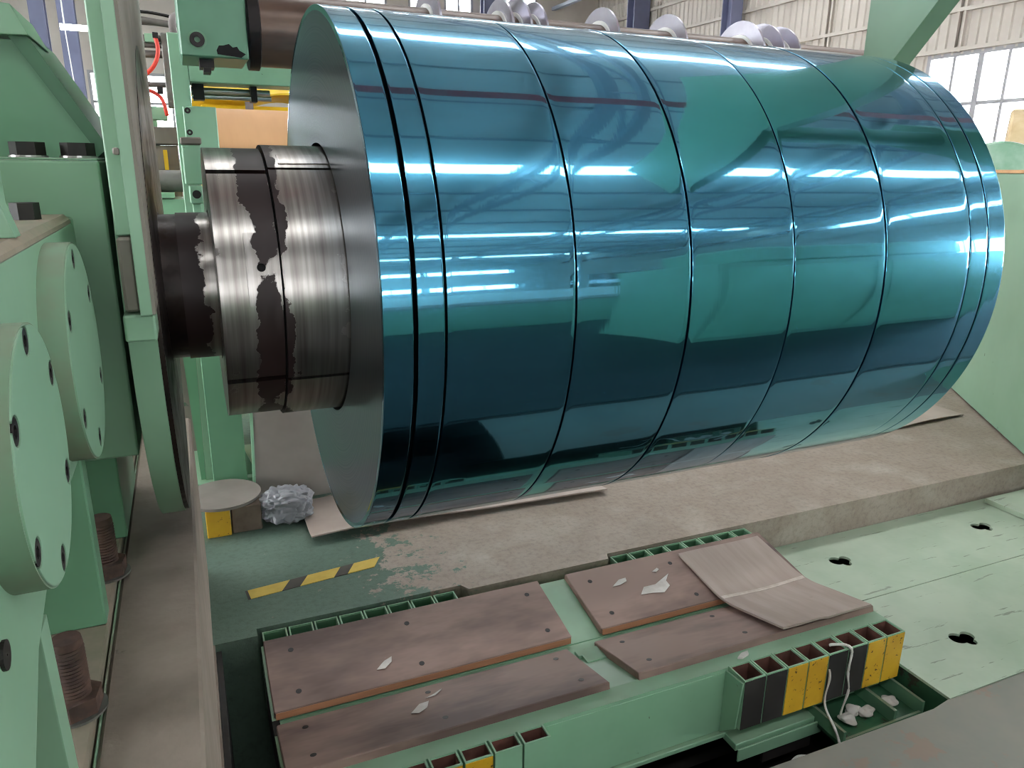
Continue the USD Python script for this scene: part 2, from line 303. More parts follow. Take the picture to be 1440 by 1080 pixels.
    # thin translucent plastic bag
    LOOK['plastic'] = usdkit.material(stage, '/World/Looks/plastic', {
        'p': ('principled_bsdf', {'base_color': lin(160, 160, 164), 'roughness': .3}), 't': ('translucent_bsdf', {'color': (.45, .46, .48)}), 'm': ('mix_closure', {'fac': .35})},
        [('p.BSDF', 'm.closure1'), ('t.BSDF', 'm.closure2')], surface='m.closure')
CY, CZ, R0 = 1.8376, 1.1782, 0.600     # coil axis height and position, coil radius
special()

# ------------------------------------------------------------------ the hall
HX0, HX1, HY0, HY1, HZ = -13.0, 20.0, -40.0, 36.0, 10.2
slab = Polygon([(-0.6, 2.20), (0.08, 2.20), (0.08, 2.24), (.78, 2.24), (.80, 2.205), (1.37, 2.205), (1.385, 2.24), (HX1, 2.24), (HX1, HY1), (HX0, HY1), (HX0, 2.20)])
fl = thing('floor', 'concrete workshop floor with worn green paint at the left', None, (0, 2.2, -.9), kind='structure')
part(fl, 'slab', prism(slab, 'z', -.9, 0), 'painted_concrete')
part(fl, 'lower_floor', cat([bx(HX0, HX1, HY0, .55, -.9, -.16), bx(HX0, -.6, .55, 2.2, -.9, -.16), bx(4.6, HX1, .55, 2.24, -.9, -.16)]), 'dark_floor')
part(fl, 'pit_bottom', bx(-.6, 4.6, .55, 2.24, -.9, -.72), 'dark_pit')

def ribbed(axis, at, a0, a1, z0, z1, pitch=.3, d=.04, t=.05):
    """trapezoid-ribbed wall sheet along x or y at the plane `at`, ribs facing the room (sign of d)."""
    pts = []; a = a0
    while a < a1 - 1e-6:
        for da, dd in ((0, 0), (.55 * pitch, 0), (.65 * pitch, d), (.9 * pitch, d)):
            if a + da < a1: pts.append((a + da, at + dd))
        a += pitch
    pts.append((a1, at)); pts += [(a1, at - math.copysign(t, d)), (a0, at - math.copysign(t, d))]
    if axis == 'x': return prism(Polygon(pts), 'z', z0, z1)
    return prism(Polygon([(q, p) for p, q in pts]), 'z', z0, z1)
# right wall: ribbon window near, high windows far
WY0, WY1, WZ0, WZ1 = 3.9, 16.42, .65, 4.55
wr = thing('wall_right', 'beige ribbed cladding wall at the right of the hall', None, (HX1, 0, -.9), kind='structure')
part(wr, 'cladding', [ribbed('y', HX1, HY0, HY1, 8.9, HZ, d=-.04), ribbed('y', HX1, HY0, HY1, WZ1, 8.3, d=-.04), ribbed('y', HX1, 0, HY1, 8.3, 8.9, d=-.04), ribbed('y', HX1, HY0, -36, 8.3, 8.9, d=-.04),
      ribbed('y', HX1, HY0, HY1, -.9, WZ0, d=-.04), ribbed('y', HX1, WY1, HY1, WZ0, WZ1, d=-.04), ribbed('y', HX1, HY0, -34, WZ0, WZ1, d=-.04), ribbed('y', HX1, 1.5, WY0, WZ0, WZ1, d=-.04), ribbed('y', HX1, -16.6, -15.9, WZ0, WZ1, d=-.04)], 'cladding')
for k, z in enumerate((4.62, 5.62, 7.0, 8.1)):
    part(wr, 'girt', bx(HX1 - .16, HX1 - .045, HY0, HY1, z, z + .1), 'cladding')
for y in (15.6, 9.0, 2.4, 20.4, 25.4, 30.4):
    part(wr, 'hanger', [bx(HX1 - .13, HX1 - .045, y - .16, y - .09, 4.6, 8.4), bx(HX1 - .13, HX1 - .045, y + .03, y + .1, 4.6, 8.4)], 'cladding')

def window(name, label, axis, at, a0, a1, z0, z1, na, nz, thick=2, w=.05, side=-1):
    """steel window with every pane its own part."""
    t = thing(name, label, None, (at, a0, z0) if axis == 'y' else (a0, at, z0), kind='structure')
    def b(p0, p1, q0, q1, d0, d1):
        return bx(at + d0, at + d1, p0, p1, q0, q1) if axis == 'y' else bx(p0, p1, at + d0, at + d1, q0, q1)
    da, dz = (a1 - a0) / na, (z1 - z0) / nz
    part(t, 'frame', [b(a0 - .06, a0 + .05, z0 - .06, z1 + .06, -.06, .06), b(a1 - .05, a1 + .06, z0 - .06, z1 + .06, -.06, .06), b(a0 + .05, a1 - .05, z0 - .06, z0 + .05, -.06, .06), b(a0 + .05, a1 - .05, z1 - .05, z1 + .06, -.06, .06)], 'frame_grey')
    for i in range(1, na):
        ww = w * (2.0 if i % thick == 0 else 1.0) / 1.3
        part(t, 'mullion', b(a0 + i * da - ww, a0 + i * da + ww, z0 + .05, z1 - .05, -.045, .045), 'frame_grey')
    for j in range(1, nz):
        ww = w * (1.5 if j == nz - 2 else .9)
        part(t, 'glazing_bar', b(a0 + .05, a1 - .05, z0 + j * dz - ww, z0 + j * dz + ww, -.035, .035), 'frame_grey')
    for i in range(na):
        for j in range(nz):
            part(t, 'pane', b(a0 + i * da + .02, a0 + (i + 1) * da - .02, z0 + j * dz + .02, z0 + (j + 1) * dz - .02, -.004, .004), 'pane')
    return t
window('window_1', 'large steel-framed many-paned window low in the right wall', 'y', HX1 + .02, WY0, WY1, WZ0, WZ1, 16, 3)

window('window_20', 'steel-framed ribbon window further along the right wall', 'y', HX1 + .02, -15.9, 1.5, WZ0, WZ1, 8, 2)
window('window_21', 'steel-framed ribbon window at the near end of the right wall', 'y', HX1 + .02, -34, -16.6, WZ0, WZ1, 8, 2)
window('window_22', 'high clerestory window strip in the right wall', 'y', HX1 + .02, -36, 0, 8.3, 8.9, 12, 1)
# back wall, seen above the coil and at the far left
wins_back = [(-2.95, -2.1, 1.5, 4.85), (10.3, 11.6, 4.8, 9.2), (12.0, 13.3, 4.8, 9.2), (14.75, 16.6, 4.8, 9.2), (-.9, .9, 1.5, 4.85), (4.9, 6.8, 4.8, 9.2), (7.4, 9.2, 4.8, 9.2)]
bw = sbox(HX0, -.9, HX1, HZ)
for x0, x1, z0, z1 in wins_back: bw = bw.difference(sbox(x0, z0, x1, z1))
structure('wall_back', prism(bw, 'y', HY1, HY1 + .1), 'cladding', 'pale cladding end wall far behind the line')
for k, (x0, x1, z0, z1) in enumerate(wins_back):
    window(f'window_{k + 2}', 'bright tall window in the far end wall', 'x', HY1 + .05, x0, x1, z0, z1, 2, 3, w=.05)
# left and near walls; near windows show in reflections, left windows added for light
lw = sbox(HY0, -.9, HY1, HZ)
for k in range(4): lw = lw.difference(sbox(-3 + 9.2 * k, 1.5, 5.2 + 9.2 * k, 6.0))
structure('wall_left', prism(lw, 'x', HX0 - .1, HX0), 'cladding', 'plain cladding wall at the left of the hall')
for k in range(4): window(f'window_{30 + k}', 'unseen tall window added in the left wall to light the enclosure', 'y', HX0 - .05, -3 + 9.2 * k, 5.2 + 9.2 * k, 1.5, 6.0, 6, 3)
fw = sbox(HX0, -.9, HX1, HZ); nw = []
for k in range(5):
    x0 = -11.0 + k * 6.0
    for z0, z1 in ((7.0, 8.0), (2.2, 3.4)):
        nw.append((x0, x0 + 5.2, z0, z1)); fw = fw.difference(sbox(x0, z0, x0 + 5.2, z1))
structure('wall_front', prism(fw, 'y', HY0 - .1, HY0), 'cladding', 'near end wall with a row of high windows, behind the viewer')
for k, (x0, x1, z0, z1) in enumerate(nw):
    window(f'window_{k + 9}', 'high window in the near end wall', 'x', HY0 - .05, x0, x1, z0, z1, 3, 1, w=.05)
# roof with roof lights
strips = [7.4, -5.5, -18.8, -32.0, 20.8]
roof = sbox(HX0, HY0, HX1, HY1)
segs = []
for yc in strips:
    x = HX0 + .8
    while x < HX1 - 1:
        segs.append((x, min(x + 5.55, HX1 - .4), yc)); x += 6.0
for x0, x1, yc in segs: roof = roof.difference(sbox(x0, yc - .5, x1, yc + .5))
ce = thing('ceiling', 'pale sheet-metal roof with long daylit strips', None, (0, 0, HZ), kind='structure')
part(ce, 'roof_sheet', prism(roof, 'z', HZ, HZ + .08), 'roof_sheet')
for x0, x1, yc in segs: part(ce, 'roof_light', bx(x0, x1, yc - .5, yc + .5, HZ + .02, HZ + .05), 'roof_light')
for y in np.arange(HY0 + 1.5, HY1, 3.0):
    if min(abs(y - s) for s in strips) > .9: part(ce, 'purlin', bx(HX0, HX1, y - .06, y + .06, HZ - .2, HZ - .002), 'truss')
k = 0
for x in np.arange(HX0 + .55, HX1, 6.0):
    tr = [bx(x - .12, x + .12, HY0, HY1, HZ - .45, HZ - .22)]
    for y in np.arange(HY0 + 2, HY1 - 2, 4.0):
        tr.append(bx(x - .05, x + .05, y - .05, y + .05, HZ - 1.3, HZ - .45))
        tr.append(rod((x, y, HZ - 1.3), (x, y + 4, HZ - .45), .05, 6))
    tr.append(bx(x - .1, x + .1, HY0, HY1, HZ - 1.45, HZ - 1.3))
    part(ce, 'roof_truss', tr, 'truss')
# steel columns seen at far left, centre and right
def column(x, y, label, w=.5, d=.6, h=9.0):
    t = thing('steel_column', label, 'column', (x, y, 0), group='blue-grey steel columns of the hall')
    part(t, 'flange', bx(x - w / 2, x + w / 2, y - d / 2, y - d / 2 + .04, 0, h), 'column_blue')
    part(t, 'flange', bx(x - w / 2, x + w / 2, y + d / 2 - .04, y + d / 2, 0, h), 'column_blue')
    part(t, 'web', bx(x - .02, x + .02, y - d / 2 + .04, y + d / 2 - .04, 0, h), 'column_blue')
column(-2.52, 20.6, 'blue-grey steel column at far left, nearer the sloping green gusset', .30, .4)
column(-2.42, 25.4, 'blue-grey steel column left of the bright narrow window', .42, .4)
column(13.95, 34.9, 'blue-grey steel column above the left part of the blue coil', 1.1, .5)
column(19.4, 31.2, 'blue-grey steel column against the right wall, left one above the coil', .8, .6)
column(19.4, 24.7, 'blue-grey steel column against the right wall, directly above the separator discs', .5, .55)
# fluorescent batten at far left
t = thing('batten_lamp', 'white batten lamp hanging from thin rods at upper left', 'lamp', (-1.75, 20.0, 4.15))
part(t, 'tube_light', bx(-2.07, -1.15, 19.95, 20.05, 4.15, 4.27), 'lamp_tube')
part(t, 'hanger_rod', rod((-1.98, 20, 4.27), (-1.98, 20, HZ), .015, 6), 'white_trim'); part(t, 'hanger_rod', rod((-1.3, 20, 4.27), (-1.3, 20, HZ), .015, 6), 'white_trim')
part(t, 'drop_cable', rod((-1.98, 20, 4.15), (-1.93, 20, 2.4), .012, 6), 'white_trim')
# overhead travelling crane girder
t = thing('crane_girder', 'red overhead crane girder reflected in the coil as a dull red line', 'crane', (0, 1.25, 7.0))
part(t, 'girder', bx(-9, 17.5, 1.08, 1.42, 7.0, 7.6), 'crane_red')
part(t, 'end_truck', bx(-9.4, -9, .0, 2.6, 7.1, 7.5), 'crane_red')
part(t, 'end_truck', bx(17.5, 17.9, .0, 2.6, 7.1, 7.5), 'crane_red')

# ------------------------------------------------------------------ the blue coils on the mandrel
edges = [.2937, .352, .408, .668, .931, 1.2005, 1.472, 1.754, 1.820, 1.885]
labels = ['narrow strip coil showing its silver wound side, at the left end of the row',
          'narrow blue film-covered strip coil, second from the left, after the widest dark gap',
          'wide blue strip coil, first wide one from the left',
          'wide blue strip coil, second wide one from the left',
          'wide blue strip coil in the middle of the row, third wide one',
          'wide blue strip coil, fourth wide one from the left, mirroring the green arm',
          'wide blue strip coil, fifth and rightmost of the wide ones',
          'narrow blue strip coil, second from the right end',
          'narrow blue strip coil at the far right end of the row']
def coil(i):
    x0, x1 = edges[i] + (.004 if i == 1 else .0022), edges[i + 1] - (.004 if i == 0 else .0022)
    if i == 0: x0 = edges[0]
    R = R0 + [0, 0, .0006, 0, .0006, -.0004, .0004, -.001, -.0012][i]
    w = x1 - x0; prof = []
    e = .0016
    for s in np.linspace(0, 1, 25):
        x = x0 + e + s * (w - 2 * e); d = min(s, 1 - s) * w
        crown = -.00022 * math.exp(-d / .012) * min(1, w / .2) + .00010 * math.sin(s * 6 + i) * min(1, w / .2)
        prof.append((x, R + crown))
    r0, r1 = prof[0][1], prof[-1][1]
    prof = [(x0, r0 - e), (x0 + e * .3, r0 - e * .3)] + prof + [(x1 - e * .3, r1 - e * .3), (x1, r1 - e)]
    skin = prof + [(x1, r1 - .012), (x0, r0 - .012)]
    t = thing('strip_coil', labels[i], 'metal coil', (x0, CY, CZ), group='blue strip coils side by side on the mandrel')
    m = lathe_x(skin, CY, CZ, 256)
    part(t, 'film_wrap', m, 'blue_film', smooth=40)
    side = [(x0 + .0004, .318), (x0 + .0004, r0 - .004), (x1 - .0004, r1 - .004), (x1 - .0004, .318)]
    part(t, 'wound_body', lathe_x(side, CY, CZ, 192), 'wound_metal', label='silver wound side of the coil' if i == 0 else None, smooth=30)
for i in range(9): coil(i)

# ------------------------------------------------------------------ mandrel
t = thing('mandrel', 'greasy steel expanding mandrel carrying the blue coils', 'mandrel', (0, CY, CZ))
part(t, 'shaft', lathe_x([(-.117, 0.001), (-.117, .16), (.0, .16), (.0, .156), (.048, .156), (.048, .001)], CY, CZ, 64, False), 'oily_shaft', smooth=35)
part(t, 'shaft_sleeve', lathe_x([(-.02, .157), (-.02, .1635), (.047, .1635), (.047, .157)], CY, CZ, 64), 'sleeve_steel', smooth=35, label='bare steel sleeve between shaft and collar')
cuts = [123, 213, 303, 393]
hole = rod((.128, CY, CZ), (.128, CY + .36 * math.cos(math.radians(166)), CZ + .36 * math.sin(math.radians(166))), .0085, 20)
for k in range(4):
    a0, a1 = cuts[k] + 1.3, cuts[k] + 88.7
    part(t, 'collar_segment', cat([sector(.047, .163, .17, .302, a0, a1, CY, CZ, 40)]), 'collar_steel', smooth=25)
    part(t, 'drum_segment', sector(.167, 1.98, .15, .310, a0 - .7, a1 + .4, CY, CZ, 40), 'mandrel_steel', smooth=25)
part(t, 'core', lathe_x([(.049, .001), (.049, .285), (.166, .285), (.166, .295), (1.95, .295), (1.95, .001)], CY, CZ, 48, False), 'hole_dark', smooth=30)
part(t, 'wedge_strip', sector(.19, .295, .300, .312, 112, 119.5, CY, CZ, 6), 'mandrel_steel', smooth=25)
ins = sector(.100, .1635, .303, .3075, 153, 180, CY, CZ, 12)
p = part(t, 'insert_plate', diff(ins, hole), 'collar_steel', smooth=25)
ca, sa = math.cos(math.radians(166)), math.sin(math.radians(166))
part(p, 'bolt_hole', rod((.128, CY + .3025 * ca, CZ + .3025 * sa), (.128, CY + .3045 * ca, CZ + .3045 * sa), .0085, 20), 'hole_dark')

# ------------------------------------------------------------------ bearing housing: big round flange under an upright post
t = thing('bearing_housing', 'green upright bearing housing that the mandrel shaft comes out of', 'machine housing', (-.08, CY, .6))
ring = Point(CY, CZ).buffer(.50, 64).difference(Point(CY, CZ).buffer(.20, 48))
part(t, 'round_flange', prism(ring, 'x', -.106, -.062), 'clean_green', smooth=25)
ringd = Point(CY, CZ).buffer(.496, 64).difference(Point(CY, CZ).buffer(.165, 48))
part(t, 'flange_face', prism(ringd, 'x', -.062, -.054), 'oily_shaft', smooth=25, label='dark oily face of the round flange')
up = sbox(1.24, 1.225, 2.40, 2.75).difference(Point(CY, CZ).buffer(.335, 64))
part(t, 'post_plate', prism(up, 'x', -.0765, -.060), 'clean_green', label='light green front edge of the post')
part(t, 'post_face', prism(sbox(1.241, 1.226, 2.40, 2.75).difference(Point(CY, CZ).buffer(.335, 64)), 'x', -.060, -.055), 'grey_worn', label='worn grey side of the post')
part(t, 'post_rib', bx(-.0995, -.0767, 1.29, 2.35, 1.34, 2.75, .002), 'clean_green')
part(t, 'post_core', bx(-.099, -.0770, 1.275, 1.40, 1.225, 1.339, .004), 'grey_worn', label='bare grey notch at the foot of the post')
part(t, 'foot_block', bx(-.103, -.058, 1.262, 1.45, 1.18, 1.222, .003), 'clean_green')
part(t, 'lug', bx(-.085, -.0770, 1.232, 1.262, 1.458, 1.468, .002), 'grey_worn')
part(t, 'bracket', bx(-.121, -.0997, 1.5, 1.7, 2.09, 2.3), 'deep_green')

# ------------------------------------------------------------------ drive gearbox and pedestals at the left
t = thing('drive_gearbox', 'green drive gearbox with two bolted round covers at the left edge', 'gearbox', (-.4, 1.0, .62))
GX = -.17
prof = [(-.85, .60), (-.85, 1.36), (-.25, 1.372), (-.19, 1.365), (GX, 1.345), (GX, 1.03), (-.2, 1.0), (-.62, .62)]
gb = prism([(.15, .80), (.58, .87), (.74, 1.0), (.90, 1.05), (1.425, 1.05), (1.425, 1.345), (1.40, 1.352), (.15, 1.352)], 'x', -.60, GX)
part(t, 'body', gb, 'machine_green')
part(t, 'top_cover', prism([(-.60, 1.3525), (-.60, 1.366), (-.18, 1.366), (-.172, 1.358), (-.171, 1.3525)], 'y', .16, 1.415), 'base_dust', label='dust-covered sloping top')
part(t, 'corner_facet', bx(-.20, -.172, 1.426, 1.452, 1.06, 1.36, .004), 'machine_green')
def cover(cy, cz, r, rb, angs, x0, x1):
    disc = Point(cy, cz).buffer(r, 48)
    hl = [Point(cy + rb * math.cos(a), cz + rb * math.sin(a)).buffer(.0135, 8) for a in angs]
    front = disc.buffer(-.002)
    for h in hl: front = front.difference(h)
    p = part(t, 'round_cover', prism(front, 'x', x1 - .012, x1), 'clean_green')
    part(p, 'rim', cat([prism(disc, 'x', x0, x1 - .012), prism(disc.difference(disc.buffer(-.0021)), 'x', x1 - .012, x1 - .0015)]), 'rim_dust', smooth=25, label='dusty rim of the cover')
    for a in angs:
        y, z = cy + rb * math.cos(a), cz + rb * math.sin(a)
        ring6 = Polygon([(y + .006 * math.cos(k * math.pi / 3), z + .006 * math.sin(k * math.pi / 3)) for k in range(6)])
        part(p, 'socket_screw', prism(Point(y, z).buffer(.0118, 8).difference(ring6), 'x', x1 - .0119, x1 - .0006), 'bolt_black')
hexs = [math.radians(90 + 60 * k) for k in range(6)]
cover(1.129, 1.201, .146, .124, hexs, GX - .002, -.140)
cover(.758, 1.189, .122, .107, hexs, GX - .002, -.140)
p = part(t, 'lower_plug', lathe_x([(GX - .001, .001), (GX - .001, .0125), (GX + .003, .0125), (GX + .003, .001)], .632, 1.066, 20, False), 'bolt_black')
part(t, 'side_rib', prism([(1.02, 1.3665), (1.05, 1.3665), (1.05, 1.47), (1.02, 1.47)], 'x', -.62, -.19), 'clean_green')
part(t, 'slanted_rib', prism([(-.60, 1.3665), (-.175, 1.3665), (-.199, 1.462), (-.30, 1.60), (-.60, 1.60)], 'y', .985, 1.018), 'clean_green', label='light green sloping rib on the gearbox top')
part(t, 'support_gusset', prism([(-.55, .62), (-.172, .62), (-.178, .985), (-.215, .985), (-.55, .985)], 'y', .79, .83), 'clean_green')
part(t, 'pedestal', bx(-.60, -.209, 1.40, 1.452, .62, 1.049, .003), 'deep_green', label='pedestal under the gearbox, its shade painted in as darker green')  # the darker green paints in the shade on these faces
c = (-.213, 1.30)
p = part(t, 'hex_bolt', hexa(c, .019, 1.3662, 1.390, .2), 'bolt_black')

t = thing('pillow_block', 'square green bearing block with two black bolts on its top', 'bearing block', (-.35, 1.7, .62))
part(t, 'body', bx(-.60, -.122, 1.455, 2.15, .925, 1.449, .003), 'clean_green')
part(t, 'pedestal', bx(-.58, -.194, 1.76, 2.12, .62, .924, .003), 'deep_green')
part(t, 'top_pad', bx(-.60, -.124, 1.457, 1.62, 1.4495, 1.4535, .001), 'machine_green')
for x in (-.228, -.155):
    part(t, 'washer', rod((x, 1.50, 1.4535), (x, 1.50, 1.4570), .029, 24), 'bright_steel')
    part(t, 'hex_bolt', hexa((x, 1.50), .026, 1.457, 1.478, .05), 'bolt_black')
g = prism([(-.60, 1.454), (-.135, 1.454), (-.135, 1.475), (-.23, 1.640), (-.60, 1.64)], 'y', 1.56, 1.60)
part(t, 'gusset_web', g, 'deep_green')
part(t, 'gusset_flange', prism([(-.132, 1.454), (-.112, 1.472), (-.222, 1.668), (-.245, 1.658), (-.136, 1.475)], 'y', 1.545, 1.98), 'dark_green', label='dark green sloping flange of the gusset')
part(t, 'gusset_cap', prism([(-.50, 1.64), (-.205, 1.645), (-.225, 1.69), (-.33, 1.70), (-.50, 1.72)], 'y', 1.53, 1.75), 'machine_green')

t = thing('foundation_plate', 'dusty green base plate between gearbox and grey beam', 'base plate', (-.5, 1.4, .5))
part(t, 'base_plate', bx(-.95, -.2065, .3, 2.6, .5, .6195, .004), 'base_dust')
part(t, 'base_wall', bx(-.95, -.206, .3, 2.6, -.16, .4995), 'machine_green')
def stud(x, y, label, h=.085, r=.0235):
    s = thing('anchor_stud', label, 'anchor bolt', (x, y, .6195), group='rusty anchor studs on the base plate')
    part(s, 'washer', rod((x, y, .6195), (x, y, .6235), .043, 32), 'grey_steel')
    part(s, 'hex_nut', hexa((x, y), .0385, .6235, .651, .4), 'rust')
    pr = []; z = .651
    while z < .651 + h:
        pr += [(z, r), (z + .0031, r * .87)]; z += .0062
    pr = [(.651, .0005)] + pr + [(z, r * .97), (z + .012, r * .9), (z + .012, .0005)]
    m = lathe_x(pr, 0, 0, 32, False); v = np.array(m.vertices)
    part(s, 'threaded_rod', trimesh.Trimesh(np.stack([v[:, 1] + x, v[:, 2] + y, v[:, 0]], 1), m.faces, process=False), 'rust', smooth=20)
stud(-.232, 1.165, 'rusty threaded anchor stud with nut and washer at lower left, the nearer one')
stud(-.222, 1.60, 'rusty anchor stud half hidden behind the gearbox, the farther one')

t = thing('floor_beam', 'long dust-grey beam running away along the left of the pit', 'beam', (-.125, 1.6, -.16))
part(t, 'beam', bx(-.2005, -.052, .25, 2.68, 0.0, .600, .006), 'beam_dust')
part(t, 'foot_rail', bx(-.2, -.047, .25, 2.70, -.72, -.0005), 'beam_dust')
part(t, 'edge_strip', bx(-.2035, -.2006, .25, 2.6, .56, .604, .001), 'rim_dust')
solo('steel_pin', rod((-.175, 2.60, .609), (-.118, 2.49, .609), .009, 16), 'chrome', 'small bright steel pin lying on the far end of the grey beam', 'pin', smooth=30)

# ------------------------------------------------------------------ pit, cover plates
structure('wall_pit_right', bx(2.072, 2.09, 1.27, 2.235, -.72, -.157), 'pit_green', 'dark green steel lining at the right end of the pit')
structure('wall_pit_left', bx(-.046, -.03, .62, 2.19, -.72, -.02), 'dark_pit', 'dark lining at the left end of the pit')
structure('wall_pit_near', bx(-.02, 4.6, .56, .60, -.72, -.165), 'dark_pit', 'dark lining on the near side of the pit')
t = thing('tread_plate', 'large pale green steel floor plates with clover-shaped lifting holes', 'floor plate', (3.2, 1.8, -.15))
def clover(x, y):
    return Point(x - .016, y + .006).buffer(.030, 12).union(Point(x + .030, y + .004).buffer(.024, 12)).union(Point(x + .012, y - .024).buffer(.020, 12)).buffer(-.004).buffer(.004)
holes = [clover(2.418, 2.04), clover(2.40, 1.465), clover(3.29, 2.03)]
pl1 = sbox(2.07, 1.78, 4.55, 2.236); pl2 = sbox(2.07, 1.262, 4.55, 1.776)
for h in holes: pl1, pl2 = pl1.difference(h), pl2.difference(h)
part(t, 'plate', prism(pl1, 'z', -.156, -.146), 'floor_plate_green')
part(t, 'plate', prism(pl2, 'z', -.156, -.1465), 'floor_plate_green')
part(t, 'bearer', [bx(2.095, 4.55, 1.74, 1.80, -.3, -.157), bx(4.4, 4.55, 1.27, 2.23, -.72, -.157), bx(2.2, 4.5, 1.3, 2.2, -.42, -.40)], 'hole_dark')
solo('cover_plate', bx(3.55, 4.55, 1.55, 2.20, -.1455, -.118, .002), 'floor_plate_green', 'thicker pale green plate lying on the floor plates at right edge', 'floor plate')
fp = Polygon([(.95, .61), (4.6, .61), (4.6, 1.258), (2.11, 1.258), (2.06, 1.262), (1.98, 1.25), (1.5, 1.256), (1.2, 1.262), (.95, 1.262)])
t = thing('near_plate', 'grey rust-stained steel plate in the lower right corner', 'floor plate', (2.5, 1.0, -.15))
part(t, 'plate', prism(fp, 'z', -.162, -.148), 'front_plate')
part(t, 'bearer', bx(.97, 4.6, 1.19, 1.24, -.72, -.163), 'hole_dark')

# ------------------------------------------------------------------ coil car
CX0, CX1 = .085, 2.05
t = thing('coil_car', 'green coil car with brown boards in a shallow vee and square tubes along its sides', 'coil car', (1.05, 1.84, -.72))
VY = 1.845
part(t, 'side_beam', bx(CX0, CX1, 1.505, 1.525, -.235, -.016, .003), 'pale_green')
part(t, 'bottom_lip', bx(CX0, 1.46, 1.492, 1.53, -.252, -.2355, .002), 'pale_green')
part(t, 'far_beam', bx(CX0, CX1, 2.125, 2.15, -.235, -.018, .003), 'pale_green')
part(t, 'end_plate', bx(CX0, CX0 + .02, 1.526, 2.124, -.24, -.075), 'dark_pit')
deck = prism([(1.506, -.024), (1.506, -.006), (1.565, -.008), (VY - .03, -.074), (VY - .03, -.09), (1.53, -.06)], 'x', CX0, CX1)
deck2 = prism([(2.152, -.03), (2.152, -.010), (2.12, -.012), (VY + .03, -.076), (VY + .03, -.09), (2.12, -.06)], 'x', CX0, CX1)
part(t, 'near_deck', deck, 'pale_green'); part(t, 'far_deck', deck2, 'pale_green')
part(t, 'centre_rail', bx(CX0, CX1, VY - .0295, VY + .0295, -.12, -.078, .002), 'pale_green')
part(t, 'cross_strip', [bx(1.02, 1.115, VY - .06, VY - .031, -.068, -.056, .001), bx(1.03, 1.10, VY - .1, VY - .061, -.065, -.052, .001)], 'pale_green')
part(t, 'undercarriage', [bx(.2, 1.9, 1.6, 2.05, -.45, -.24), bx(.3, .5, 1.55, 2.1, -.72, -.45), bx(1.6, 1.8, 1.55, 2.1, -.72, -.45)], 'dark_pit')
def board(x0, x1, far, seed):
    # tilted board: outer edge at the car's edge, inner edge at the vee
    r_ = random.Random(seed)
    if far: yo, zo, yi, zi = 2.145, .014, VY + .026, -.044
    else:   yo, zo, yi, zi = 1.566, .014, VY - .014, -.052
    th = .024; ln = math.hypot(yi - yo, zi - zo); dy, dz = (yi - yo) / ln, (zi - zo) / ln
    n = np.array([0, -dz * np.sign(dy), abs(dy)]); 
    U = np.array([0, dy, dz])
    org = np.array([0, yo, zo]); P = []
    bevc = .018
    poly = [(x0, 0), (x1, 0), (x1, ln - bevc * .2), (x1 - .004, ln), (x0 + .004, ln), (x0, ln - .004)]
    c = .0025
    def ringp(ins, h): 
        s = Polygon(poly).buffer(-ins, join_style=2)
        return [org + U * q + np.array([p, 0, 0]) + n * h for p, q in list(s.exterior.coords)[:-1]]
    m = trimesh.convex.convex_hull(np.array(ringp(c, 0) + ringp(0, -c) + ringp(0, -th)))
    p = part(t, 'board', m, 'plank')
    # lower edge strip, raw brown
    if far:
        e = np.array([[x0 + .004, 0, 0]]); q0 = org + U * (ln + .0004)
        part(p, 'raw_edge', cat([bx(x0 + .004, x1 - .004, q0[1] - .0012, q0[1] + .0003, q0[2] - .024, q0[2] - .003)]), 'plank_edge', label='raw brown lower edge of the board')
    for fx, fu in ((.08, .22), (.08, .80), (.47, .22), (.47, .84), (.93, .2), (.93, .82)):
        px = x0 + fx * (x1 - x0); q = org + U * (fu * ln) + np.array([px, 0, 0])
        part(p, 'screw', trimesh.creation.cylinder(radius=.0085, segment=[q - n * .002, q + n * .0006], sections=14), 'bolt_black')
board(.092, 1.04, True, 1); board(1.152, 2.045, True, 2)
board(.092, 1.000, False, 3); board(1.10, 2.045, False, 4)

def square_tube(x0, x1, y0, y1, z0, z1, wall, face, group_label, far=False):
    outer = sbox(x0, y0, x1, y1); inner = sbox(x0 + wall, y0 + wall, x1 - wall, y1 - wall)
    p = part(t, 'square_tube', prism(outer.difference(inner), 'z', z0, z1), 'pale_green', label=group_label)
    w = .0008
    i2 = sbox(x0 + wall, y0 + wall, x1 - wall, y1 - wall); i3 = i2.buffer(-w, join_style=2)
    part(p, 'inside', prism(i2.difference(i3), 'z', z0, z1 - .006), 'rust_in' if not far else 'deep_green')
    if face:
        part(p, 'painted_face', bx(x0 + .001, x1 - .001, y0 - .0022, y0 - .0002, z0 + .001, z1 - .004), face, label={'yellow': 'yellow painted front', 'black_paint': 'black painted front'}.get(face))
PIT = .0826
for k in range(8):
    col = ['black_paint', 'black_paint', 'yellow', 'yellow', 'black_paint', 'black_paint', 'yellow', 'yellow'][k]
    x0 = 1.378 + k * PIT
    square_tube(x0 + .002, x0 + PIT - .002, 1.428, 1.504, -.172, .002, .0045, col, ('yellow' if col == 'yellow' else 'black') + '-fronted square tube on the near side')
for k in range(8):
    col = ['yellow', 'black_paint', 'black_paint', 'yellow', 'yellow', 'yellow', None, None][k]
    x0 = .098 + k * PIT
    square_tube(x0 + .003, x0 + PIT - .003, 1.452, 1.504, -.172, -.002, .005, col, 'plain green square tube on the near side' if col is None else None)
